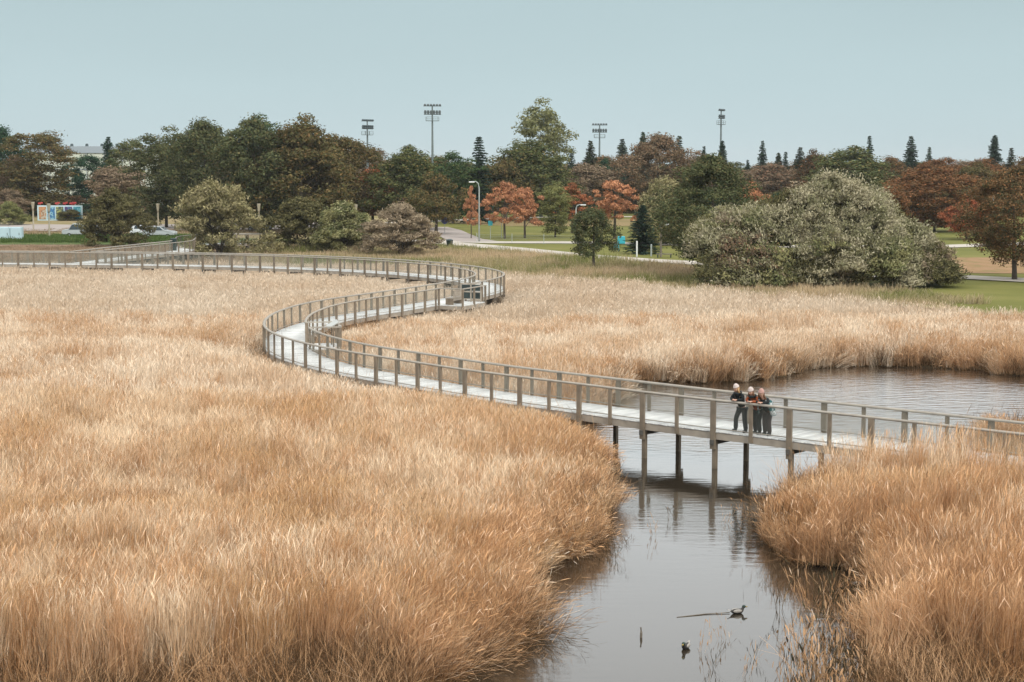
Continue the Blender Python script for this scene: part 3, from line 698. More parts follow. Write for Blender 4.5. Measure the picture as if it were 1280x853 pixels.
# ------------------------------------------------------------------ reeds (instanced tufts, one object per bed)
def tuft(name, mat, n, rad, h, w, leaves, leafL, leafW, plume, lean=.12, seed=0, segs_=4):
    r = np.random.default_rng(seed); V = []; Q = []
    def strip(pts, ws, side):
        b0 = len(V)
        for p, w_ in zip(pts, ws): V.append(p - side * w_ / 2); V.append(p + side * w_ / 2)
        for i in range(len(pts) - 1): Q.append((b0 + 2 * i, b0 + 2 * i + 1, b0 + 2 * i + 3, b0 + 2 * i + 2))
    for _ in range(n):
        a = r.uniform(0, 6.283); d = rad * math.sqrt(r.uniform()); base = np.array([d * math.cos(a), d * math.sin(a), -.05])
        hh = h * r.uniform(.55, 1.12); la = r.uniform(0, 6.283) if r.uniform() < .6 else r.normal(.5, .8); lm_ = abs(r.normal(lean, lean * .8))
        ld = np.array([math.cos(la), math.sin(la), 0]); sa = r.uniform(0, 3.14); side = np.array([math.cos(sa), math.sin(sa), 0])
        sa = la + 1.57 + r.normal(0, .6) if r.uniform() < .5 else sa; us = np.linspace(0, 1, segs_ + 1); pts = [base + np.array([0, 0, hh * u * (1 - .15 * lm_ * u)]) + ld * hh * lm_ * u ** 1.8 * 1.2 for u in us]
        strip(pts, [w * (1.1 - .6 * u) for u in us], side)
        for _l in range(leaves):
            u = r.uniform(.25, .97); p = base + np.array([0, 0, hh * u]) + ld * hh * lm_ * u ** 1.8 * 1.2
            aa = r.uniform(0, 6.283); dd = np.array([math.cos(aa), math.sin(aa), 0]) + ld * .5; L = leafL * r.uniform(.6, 1.3)
            up_ = r.uniform(.7, 1.3); dr = r.uniform(.0, .45); sd_ = np.array([-dd[1], dd[0], r.uniform(-.5, .5)]); sd_ /= np.linalg.norm(sd_)
            lp = [p + dd * L * v * .24 + np.array([0, 0, L * (up_ * v - dr * v * v)]) for v in (0, .35, .7, 1)]
            strip(lp, [leafW * .7, leafW, leafW * .8, leafW * .15], sd_)
        if plume and r.uniform() < plume:
            p = pts[-1]; dd = ld * .5 + np.array([0, 0, .9]); pw = leafW * 2.3
            sd_ = np.array([-ld[1], ld[0], 0]); L = .2 * h / 2
            strip([p - dd * L * .3, p + dd * L * .3, p + dd * L * .75 + ld * L * .04, p + dd * L * 1.1 + ld * L * .15], [pw * .4, pw, pw * .8, pw * .2], sd_)
    me = mesh_np(name, np.array(V), np.array(Q)); me.materials.append(mat)
    return bpy.data.objects.new(name, me)        # source for the instancer; never linked to the scene
def scatter(name, pts, rots, scls, idx_, protos, **tg):
    me = bpy.data.meshes.new(name); me.vertices.add(len(pts)); me.vertices.foreach_set('co', np.asarray(pts, np.float32).ravel())
    for nm, arr, ty in (('rot', rots, 'FLOAT_VECTOR'), ('scl', scls, 'FLOAT_VECTOR')):
        at = me.attributes.new(nm, ty, 'POINT'); at.data.foreach_set('vector', np.asarray(arr, np.float32).ravel())
    at = me.attributes.new('which', 'INT', 'POINT'); at.data.foreach_set('value', np.asarray(idx_, np.int32))
    o = bpy.data.objects.new(name, me); link(o); tag(o, kind='stuff', **tg)
    ng = bpy.data.node_groups.new(name, 'GeometryNodeTree'); ng.interface.new_socket('Geometry', in_out='INPUT', socket_type='NodeSocketGeometry'); ng.interface.new_socket('Geometry', in_out='OUTPUT', socket_type='NodeSocketGeometry')
    N = ng.nodes; gi = N.new('NodeGroupInput'); go = N.new('NodeGroupOutput'); ip = N.new('GeometryNodeInstanceOnPoints'); jg = N.new('GeometryNodeJoinGeometry')
    for p in reversed(protos):
        oi = N.new('GeometryNodeObjectInfo'); oi.inputs['Object'].default_value = p; oi.inputs['As Instance'].default_value = True
        ng.links.new(oi.outputs['Geometry'], jg.inputs[0])
    def attr(nm, ty):
        a_ = N.new('GeometryNodeInputNamedAttribute'); a_.data_type = ty; a_.inputs[0].default_value = nm; return a_.outputs[0]
    ng.links.new(gi.outputs[0], ip.inputs['Points']); ng.links.new(jg.outputs[0], ip.inputs['Instance']); ip.inputs['Pick Instance'].default_value = True
    ng.links.new(attr('which', 'INT'), ip.inputs['Instance Index'])
    ng.links.new(attr('rot', 'FLOAT_VECTOR'), ip.inputs['Rotation']); ng.links.new(attr('scl', 'FLOAT_VECTOR'), ip.inputs['Scale'])
    ng.links.new(ip.outputs[0], go.inputs[0]); md = o.modifiers.new('scatter', 'NODES'); md.node_group = ng
    return o
def vnoise(X, Y, sc, seed):
    r = np.random.default_rng(seed); T = r.uniform(size=(64, 64)); x = X / sc; y = Y / sc; xi = np.floor(x).astype(int); yi = np.floor(y).astype(int)
    fx = x - xi; fy = y - yi; fx = fx * fx * (3 - 2 * fx); fy = fy * fy * (3 - 2 * fy)
    g_ = lambda a_, b2: T[a_ % 64, b2 % 64]
    return (g_(xi, yi) * (1 - fx) + g_(xi + 1, yi) * fx) * (1 - fy) + (g_(xi, yi + 1) * (1 - fx) + g_(xi + 1, yi + 1) * fx) * fy
def dist_path(X, Y):
    d = np.full(len(X), 1e9)
    for q in (main.q[::4], branch.q[::4]):
        for i in range(0, len(X), 8000):
            dd = np.sqrt(((X[i:i + 8000, None] - q[None, :, 0]) ** 2 + (Y[i:i + 8000, None] - q[None, :, 1]) ** 2)).min(1); d[i:i + 8000] = np.minimum(d[i:i + 8000], dd)
    return d
def jitter_grid(x0, x1, y0, y1, step, seed):
    r = np.random.default_rng(seed); X, Y = np.meshgrid(np.arange(x0, x1, step), np.arange(y0, y1, step)); X = X.ravel() + r.uniform(-.6, .6, X.size) * step; Y = Y.ravel() + r.uniform(-.6, .6, Y.size) * step
    px, py = project(X, Y, np.full(X.shape, .2)); k = (px > -120) & (px < 1400) & (py < 1010); return X[k], Y[k], px[k], py[k], r
LX = [-400, 560, 640, 760, 870, 1000, 1130, 1280, 1500]; LY = [337.5, 340, 354, 364, 376, 387, 397, 413, 432]
def shore_dir(X, Y, e=1.2):
    f = lambda a_, b2: is_water(a_, b2).astype(float)
    sx_ = np.zeros(len(X)); sy_ = np.zeros(len(X))
    for k in range(12):
        a_ = 6.2832 * k / 12
        for rr in (.6, 1.2, 2.0):
            v = f(X + rr * math.cos(a_), Y + rr * math.sin(a_)); sx_ += v * math.cos(a_); sy_ += v * math.sin(a_)
    return sx_, sy_
P_near = [tuft('reed_stems', LM['straw_near'] if i < 4 else LM['straw_deep'], 115, .32, 2.0, .0065, 2, .50, .0065, .30, seed=10 + i, lean=.04 + .03 * (i % 3)) for i in range(7)]
P_mid = [tuft('reed_stems', LM['straw'] if i < 4 else LM['straw_deep'], 88, .44, 2.0, .0105, 1, .5, .010, .25, seed=30 + i, lean=.05 + .02 * (i % 2)) for i in range(6)]
P_far = [tuft('reed_stems', LM['straw_far'], 60, .64, 2.0, .020, 1, .45, .018, .2, seed=50 + i, lean=.05, segs_=3) for i in range(5)]
P_mead = [tuft('grass_stems', LM['meadow'], 40, .7, .55, .035, 0, .2, .03, 0, seed=70 + i, lean=.3, segs_=2) for i in range(4)]
P_verge = [tuft('grass_stems', LM['verge'], 40, .7, .5, .05, 1, .2, .05, 0, seed=80 + i, lean=.3, segs_=2) for i in range(3)]
P_dry = [tuft('grass_stems', LM['dry_grass'], 40, .7, .5, .04, 0, .2, .03, 0, seed=90 + i, lean=.3, segs_=2) for i in range(3)]
def reeds(name, x0, x1, y0, y1, step, protos, seed, label, sel, hmul=1.0):
    X, Y, px, py, r = jitter_grid(x0, x1, y0, y1, step, seed)
    inR = inpoly(X, Y, RP); inRB = inpoly(X, Y, RBP)
    k = ~is_water(X, Y) & (py > np.interp(px, LX, LY)) & sel(X, Y, px, py); X, Y, px, py, inR, inRB = X[k], Y[k], px[k], py[k], inR[k], inRB[k]
    d = dist_path(X, Y); k = (d > 1.35) & (py < np.interp(px, [-100, 200, 430, 560, 1000, 1120, 1400], [856, 840, 832, 820, 900, 816, 822]) + 34 * vnoise(X, Y, 2., 8)) & ~((px > 935) & (px < 1040) & (Y > 47) & (Y < 53) & (r.uniform(size=len(X)) < .6)); X, Y, px, py, d, inR, inRB = X[k], Y[k], px[k], py[k], d[k], inR[k], inRB[k]
    front = ~inR
    hh = 1.0 + .28 * (vnoise(X, Y, 1.6, 1) - .5) + .30 * (vnoise(X, Y, 5., 3) - .5) + .25 * (vnoise(X, Y, 14., 2) - .5)
    low = np.clip((d - 1.3) / 3.4, 0, 1); shore = np.hypot(*shore_dir(X, Y)); edge = 1 - .30 * np.clip(shore / 10, 0, 1)
    lev = np.interp(Y, [30, 60, 75, 100, 130, 160], [.80, .78, .72, .62, .55, .48])
    gap = vnoise(X, Y, 1.1, 21); hh = np.where(gap > .76, hh * .60, hh)
    hh = np.where(front, hh * lev * (np.interp(Y, [100, 140], [.62, .40]) + np.interp(Y, [100, 140], [.38, .60]) * low), hh * .93 * np.interp(px, [940, 1000, 1050], [.55, .72, 1.0]) * np.where(d < 5.5, np.where(r.uniform(size=len(X)) < np.where(px > 1035, .32, .12), r.uniform(1.05, 1.45, len(X)), .50 + .06 * d), 1.0)); hh = np.where(inRB, hh * .9, hh) * edge
    hh *= hmul
    sx_, sy_ = shore_dir(X, Y); mag = np.hypot(sx_, sy_); tl = np.clip(mag / 8, 0, 1) * r.uniform(.0, 1, len(X)) ** 2 * 1.05
    ux = np.where(mag > .1, sx_ / (mag + 1e-6), 0); uy = np.where(mag > .1, sy_ / (mag + 1e-6), 0)
    gen = r.normal(0, .07, (2, len(X))); rx = -uy * tl + gen[0]; ry = ux * tl + gen[1] + .03
    rots = np.stack([rx, ry, r.uniform(-.9, .9, len(X))], 1)
    scl = np.stack([r.uniform(.85, 1.2, len(X))] * 2 + [hh], 1); z = np.full(len(X), .15)
    if len(protos) >= 6:    # pale and rusty stands grow in patches; rustier towards the near banks
        pr = np.interp(Y, [30, 38, 48, 70], [.62, .34, .14, .14]) + .35 * (vnoise(X, Y, 2.2, 31) - .45) + .3 * (vnoise(X, Y, 7, 32) - .5) + np.where(inR, .30, 0) + np.clip(shore / 12, 0, .3)
        rusty = r.uniform(size=len(X)) < pr; wh = np.where(rusty, r.integers(4, len(protos), len(X)), r.integers(0, 4, len(X)))
    else: wh = r.integers(0, len(protos), len(X))
    return scatter(name, np.stack([X, Y, z], 1), rots, scl, wh, protos, label=label, cat='reeds')
P_under = [tuft('reed_stems', LM['old_reed'] if i % 2 else LM['straw_deep'], (46 if i % 2 else 16), .36, (.9 if i % 2 else 1.25), .009, 1, .4, .010, 0, seed=150 + i, lean=(.45 if i % 2 else .55)) for i in range(6)]
leftsel = lambda X, Y, px, py: ~inpoly(X, Y, RP) & (Y < 62)
reeds('reed_bed', -30, 8, 26, 62, .36, P_near, 101, 'dense pale golden reeds filling the near left marsh up to the channel', leftsel)
reeds('reed_bed', 3, 30, 26, 60, .33, P_near, 102, 'tall orange brown reeds on the near right bank in front of the boardwalk', lambda X, Y, px, py: inpoly(X, Y, RP) | inpoly(X, Y, RBP))
reeds('reed_bed', -45, 48, 62, 100, .52, P_mid, 103, 'straw coloured reeds around the nearer bend and behind the pond', lambda X, Y, px, py: Y >= 62)
reeds('reed_bed', -70, 75, 100, 176, .85, P_far, 104, 'faded distant reeds around the far bend of the boardwalk', lambda X, Y, px, py: Y >= 100)
X, Y, px, py, r = jitter_grid(-30, 34, 26, 100, .30, 160); k = ~is_water(X, Y) & (dist_path(X, Y) > 1.1); X, Y, px, py = X[k], Y[k], px[k], py[k]
a_, b_ = shore_dir(X, Y); lim = np.interp(px, [-100, 200, 430, 560, 1000, 1120, 1400], [880, 862, 850, 838, 900, 838, 850])
k = (np.hypot(a_, b_) > 1.2) | (np.abs(py - lim + 12) < 46) | (dist_path(X, Y) < 2.2); X, Y = X[k], Y[k]
scatter('shading_old_reeds', np.stack([X, Y, np.full(len(X), .12)], 1), np.stack([r.normal(0, .35, len(X)), r.normal(0, .35, len(X)), r.uniform(0, 6, len(X))], 1), np.stack([np.ones(len(X))] * 2 + [r.uniform(.5, 1.2, len(X))], 1), r.integers(0, 6, len(X)), P_under, label='dark brown broken old reed stems added to shade the foot of the beds', cat='reeds')  # dark stems added so the foot of the beds reads as shaded
# flattened reeds lying out over the water on the left bank, and loose stems standing in the shallows
P_flat = [tuft('reed_stems', LM['straw_deep'] if i % 2 else LM['old_reed'], 16, .35, 1.9, .009, 2, .45, .009, .2, seed=170 + i, lean=.3) for i in range(4)]
fp = []; fr_ = []; fs = []
r = np.random.default_rng(5)
for _ in range(110):
    a_ = r.uniform(0, 1); px = 540 + 125 * a_ + r.normal(0, 16); py = 850 - 72 * a_ + r.normal(0, 9); x, y = G(px, py); fp.append((x, y, .06)); fr_.append((r.uniform(-.6, .4), r.uniform(.5, 1.42), r.uniform(-1.2, 1.0))); fs.append((.8, .8, r.uniform(.35, .8)))
scatter('flattened_reeds', fp, fr_, fs, r.integers(0, 4, len(fp)), P_flat, label='bent and flattened reeds sprawling over the water at the left bank', cat='reeds')
P_sparse = [tuft('reed_stems', LM['wet_reed'] if i % 2 else LM['straw_deep'], 7, .22, 1.25, .010, 3, .28, .020, .2, seed=130 + i, lean=.25) for i in range(4)]
fp = []; fr_ = []; fs = []
for _ in range(260):
    px = r.uniform(975, 1120); py = r.uniform(735, 900)
    if r.uniform() > ((px - 960) / 150) * ((py - 690) / 120): continue
    x, y = G(px, py); fp.append((x, y, -.1)); fr_.append((r.normal(0, .15), r.normal(0, .15), r.uniform(0, 6))); s_ = r.uniform(.5, 1.05); fs.append((1, 1, s_))
for px, py in ((880, 815), (905, 800), (945, 822), (893, 835), (935, 845), (985, 640), (960, 625), (905, 655), (930, 640), (820, 668), (840, 650), (760, 690), (770, 700), (940, 650), (950, 630), (1000, 615)):
    x, y = G(px, py); fp.append((x, y, -.1)); fr_.append((r.normal(0, .2), r.normal(0, .2), 0)); fs.append((.6, .6, .55))
scatter('shallow_reeds', fp, fr_, fs, r.integers(0, 4, len(fp)), P_sparse, label='thin loose reed stems standing in the shallow water at lower right', cat='reeds')
# meadow behind the reeds
X, Y, px, py, r = jitter_grid(-70, 90, 120, 220, .95, 200); ly = np.interp(px, LX, LY)
up = np.interp(px, [300, 540, 700, 860, 1000, 1180, 1300, 1500], [309, 309, 321, 336, 350, 372, 395, 415])
k = (px > 300) & (py < ly + 2) & (py > up); X, Y = X[k], Y[k]; d = dist_path(X, Y); k = d > 1.5; X, Y = X[k], Y[k]
sc_ = np.stack([np.full(len(X), 1.)] * 2 + [r.uniform(.5, 1.5, len(X)) * (.6 + .9 * vnoise(X, Y, 6, 9))], 1)
scatter('meadow_grass', np.stack([X, Y, np.full(len(X), .3)], 1), np.stack([r.normal(0, .1, len(X)), r.normal(0, .1, len(X)), r.uniform(0, 6, len(X))], 1), sc_, r.integers(0, 4, len(X)), P_mead, label='dry tan and green meadow grass between the reeds and the park path', cat='grass')
X, Y, px, py, r = jitter_grid(-90, -20, 150, 300, .9, 201)
k = (px < 340) & (py < 336) & (py > 309); k |= (px < 430) & (px > 0) & (py > 288) & (py < 296.5) & (r.uniform(size=len(X)) < .3)
Xd, Yd = X[k], Y[k]; d = dist_path(Xd, Yd); kk = d > 1.5; Xd, Yd = Xd[kk], Yd[kk]
scatter('dry_grass', np.stack([Xd, Yd, np.full(len(Xd), .3)], 1), np.stack([r.normal(0, .1, len(Xd)), r.normal(0, .1, len(Xd)), r.uniform(0, 6, len(Xd))], 1), np.stack([np.ones(len(Xd))] * 2 + [r.uniform(.2, .8, len(Xd))], 1), r.integers(0, 3, len(Xd)), P_dry, label='thin dry brown grass beyond the far boardwalk on the left', cat='grass')
k = (px < 240) & (py > 297) & (py < 305); Xd, Yd = X[k], Y[k]
scatter('verge_grass', np.stack([Xd, Yd, np.full(len(Xd), .3)], 1), np.stack([r.normal(0, .1, len(Xd)), r.normal(0, .1, len(Xd)), r.uniform(0, 6, len(Xd))], 1), np.stack([np.ones(len(Xd))] * 2 + [r.uniform(.6, 1.3, len(Xd))], 1), r.integers(0, 3, len(Xd)), P_verge, label='strip of tall green grass below the car park', cat='grass')


# ------------------------------------------------------------------ trees and shrubs
def leaf_cloud(C, N, S, asp=1.0, seed=0, up=None, sj=.35):
    """quads at C with normals N, size S"""
    r = np.random.default_rng(seed); n_ = len(C); N = N + r.normal(0, .55, N.shape); N /= np.linalg.norm(N, axis=1)[:, None]
    A = r.normal(0, 1, N.shape)
    if up is not None: A = up + r.normal(0, .35, N.shape)
    A -= (A * N).sum(1)[:, None] * N; A /= np.linalg.norm(A, axis=1)[:, None] + 1e-9; B = np.cross(N, A)
    s = (S * r.uniform(1 - sj, 1 + sj, n_))[:, None]; h = s * asp
    V = np.stack([C - B * s * .5, C - A * h * .1 + B * s * .42 - A * h * .35, C + A * h * .62, C - B * s * .45 + A * h * .35], 1)
    return V.reshape(-1, 3), np.arange(n_ * 4).reshape(-1, 4)
def crown(kind, K, ML, leaf, seed, prof, rc=(.13, .2), hollow=.55, flat=.7, asp=1.0, sprays=False, base=.2, skew=0., lobes=0.42):
    """unit crown: height 0..1, half width 1 at prof = 1; clusters of leaves spread over and through the envelope"""
    r = np.random.default_rng(seed); Cs = []; Ns = []; ups = []
    ph = r.uniform(0, 6.28, 5)
    for k in range(K):
        t_ = base + (1 - base) * r.uniform() ** .85; a = r.uniform(0, 6.283)
        lob = 1 + lobes * (math.sin(2 * a + ph[0]) * .5 + math.sin(3 * a + ph[1] + 4 * t_) * .5 + math.sin(7 * t_ + ph[2]) * .5)
        R_ = np.interp(t_, prof[0], prof[1]) * lob * (r.uniform(hollow, 1) ** .6)
        c = np.array([R_ * math.cos(a) + skew * t_, R_ * math.sin(a), t_]); c[2] = base + (c[2] - base) * (1 + .06 * math.sin(2 * a + ph[3]) + .05 * math.sin(5 * a + ph[4])) / 1.03; cr_ = r.uniform(*rc)
        m_ = int(ML * r.uniform(.6, 1.3)); d = r.normal(size=(m_, 3)); d[:, 2] = np.where(d[:, 2] < 0, d[:, 2] * .55, d[:, 2]); d /= np.linalg.norm(d, axis=1)[:, None]
        rad = cr_ * r.uniform(.25, 1.1, m_) ** .7
        p = d * rad[:, None]; p[:, 2] *= flat; 
        if sprays: p[:, 2] += rad * .5
        Cs.append(c + p); nn = d.copy(); nn[:, 2] += .45; Ns.append(nn); o3 = d * .6 + np.array([c[0] * .6, c[1] * .6, .9]); ups.append(o3)
    return np.concatenate(Cs), np.concatenate(Ns), np.concatenate(ups)
def trunk_mesh(name, H, W, seed, th=.018, nl=8, split=False, fork=.22):
    r = random.Random(seed); mb = MB(); top = .80
    stems = [(0, 0)] if not split else [(.02 * math.cos(i * 2.1), .02 * math.sin(i * 2.1)) for i in range(5)]
    for sx_, sy_ in stems:
        lean_ = (r.uniform(-.03, .03) if not split else sx_ * 9, r.uniform(-.03, .03) if not split else sy_ * 9)
        pts = [(sx_ + lean_[0] * u + r.uniform(-.004, .004), sy_ + lean_[1] * u, top * u - .01) for u in (0, .15, .35, .6, .85, 1)]
        mb.tube(pts, [th * q * (1 if not split else .5) for q in (1.25, 1, .85, .6, .3, .1)], 7)
        for i in range(nl):
            u = r.uniform(fork, .85); a = r.uniform(0, 6.283); L = r.uniform(.5, .9) * W * (1.2 - u * .8); z0 = top * u; b0 = (sx_ + lean_[0] * u, sy_ + lean_[1] * u, z0)
            q1 = (b0[0] + math.cos(a) * L * .45, b0[1] + math.sin(a) * L * .45, z0 + L * .35); q2 = (b0[0] + math.cos(a) * L, b0[1] + math.sin(a) * L, z0 + L * .8)
            mb.tube([b0, q1, q2], [th * .42 * (1 - u * .5), th * .25, th * .06], 5)
    return mb.mesh(name)
PR = {}
def proto(key, W, prof, K, ML, leaf, seed, base=.2, trunk=True, split=False, th=.018, fork=.22, **kw):
    """W: half width over height of the crown's widest place"""
    pf = (prof[0], [v * W for v in prof[1]])
    C_, N_, U_ = crown(key, K, ML, leaf, seed, pf, base=base, **kw)
    asp = kw.get('asp', 1.0); V, Q = leaf_cloud(C_, N_, leaf, asp, seed, U_ if asp > 1.2 else None)
    PR.setdefault(key, []).append((mesh_np('crown', V, Q), trunk_mesh('trunk', 1, W, seed, th=th, split=split, fork=fork), W))
ROUND = ((0, .2, .35, .55, .75, .9, 1), (0, .62, .9, 1, .85, .55, .15))
OVAL = ((0, .15, .3, .5, .7, .88, 1), (.1, .5, .8, 1, 1, .8, .35))
DOME = ((0, .08, .3, .5, .7, .88, 1), (.8, .95, 1, .92, .75, .45, .1))
for i in range(5): proto('broad', .36, ROUND, 190, 125, .017, 300 + i, base=.10, rc=(.06, .12), asp=1.2, hollow=.4)
for i in range(3): proto('tall', .22, OVAL, 150, 115, .016, 320 + i, base=.08, rc=(.05, .09), th=.015, hollow=.4)
for i in range(3): proto('round_small', .46, ROUND, 110, 150, .026, 340 + i, base=.24, rc=(.08, .15), th=.03, fork=.3, flat=.6, hollow=.35)
for i in range(3): proto('maple', .50, ROUND, 62, 120, .030, 350 + i, base=.30, rc=(.07, .12), th=.03, fork=.25, flat=.5, hollow=.3, lobes=.5)
for i in range(3): proto('bush', .52, DOME, 150, 150, .022, 360 + i, base=.0, hollow=.35, rc=(.08, .14), th=.022, split=True, fork=.1, sprays=True, asp=2.0)
for i in range(2): proto('twiggy', .55, DOME, 150, 160, .016, 380 + i, base=.08, hollow=.35, rc=(.07, .13), th=.024, split=True, fork=.1, sprays=True, asp=3.2, lobes=.1)
for i in range(2): proto('dense', .38, ROUND, 240, 160, .014, 390 + i, base=.16, rc=(.055, .105), th=.02, hollow=.35)
def spruce(seed, W=.17, tiers=34, dens=1.5):
    r = np.random.default_rng(seed); C_ = []; N_ = []; U_ = []
    for i in range(tiers):
        z = .06 + .93 * (i / (tiers - 1)) ** .92; L = W * (1 - z) ** .62 * r.uniform(.8, 1.15) + .006; nb = int(r.integers(6, 10) * dens)
        for b_ in range(nb):
            a = r.uniform(0, 6.283); Lb = L * r.uniform(.65, 1.12); m_ = max(int(Lb / .009), 2)
            for j in range(m_):
                f = (j + .5) / m_; dr = .10 * Lb * f + .25 * Lb * f * f - (.18 * Lb * f ** 4)
                p = np.array([math.cos(a) * Lb * f, math.sin(a) * Lb * f, z - dr]); side = np.array([-math.sin(a), math.cos(a), 0]) * .012 * (1.2 - f)
                for sg in (-1, 1): C_.append(p + side * sg + r.normal(0, .002, 3)); N_.append(np.array([side[0] * sg * 20, side[1] * sg * 20, 1.2])); U_.append(np.array([math.cos(a), math.sin(a), -.3]))
    V, Q = leaf_cloud(np.array(C_), np.array(N_), .021, 1.6, seed, np.array(U_))
    mb = MB(); mb.tube([(0, 0, -.01), (0, 0, .5), (0, 0, .99)], [.014, .009, .002], 7)
    PR.setdefault('spruce', []).append((mesh_np('crown', V, Q), mb.mesh('trunk'), W))
for i in range(4): spruce(420 + i, .18 + .02 * (i % 2), 32 + 3 * i)
for lst in PR.values():
    for c, t__, w_ in lst:
        c.materials.append(LM['olive']); t__.materials.append(M['bark'])
tree_n = 0
def tree(name, cat, px, ytop, ybase, wpx, kind, mat, label, bark='bark', group=None, variant=None, depth=None):
    """ybase: the row of the photograph where the trunk meets the ground; the real size follows"""
    global tree_n
    x, y = G(px, ybase, GH); H = topz(ytop, y) - GH; wr = wpx / F * y * 1.0
    lst = PR[kind]; c, t_, W = lst[tree_n % len(lst) if variant is None else variant]; tree_n += 1
    r = empty(name, (x, y, GH - .05), (tree_n * 2.399) % 6.283, label=label, cat=cat, group=group)
    s = (wr / 2) / (W * (1.0 if kind in ('bush', 'twiggy', 'maple') else .96)); k = 1.0 if kind == 'spruce' else 1.06
    if kind == 'spruce': s = max(s, H * random.uniform(.75, 1.2))
    for nm, me_, mt in (('trunk', t_, M[bark]), ('crown', c, LM[mat])):
        o = bpy.data.objects.new(nm, me_); link(o, r); o.scale = (s, s, H / k) if nm == 'crown' else (min(s, H) , min(s, H), H / k)
        o.material_slots[0].link = 'OBJECT'; o.material_slots[0].material = mt
    return r
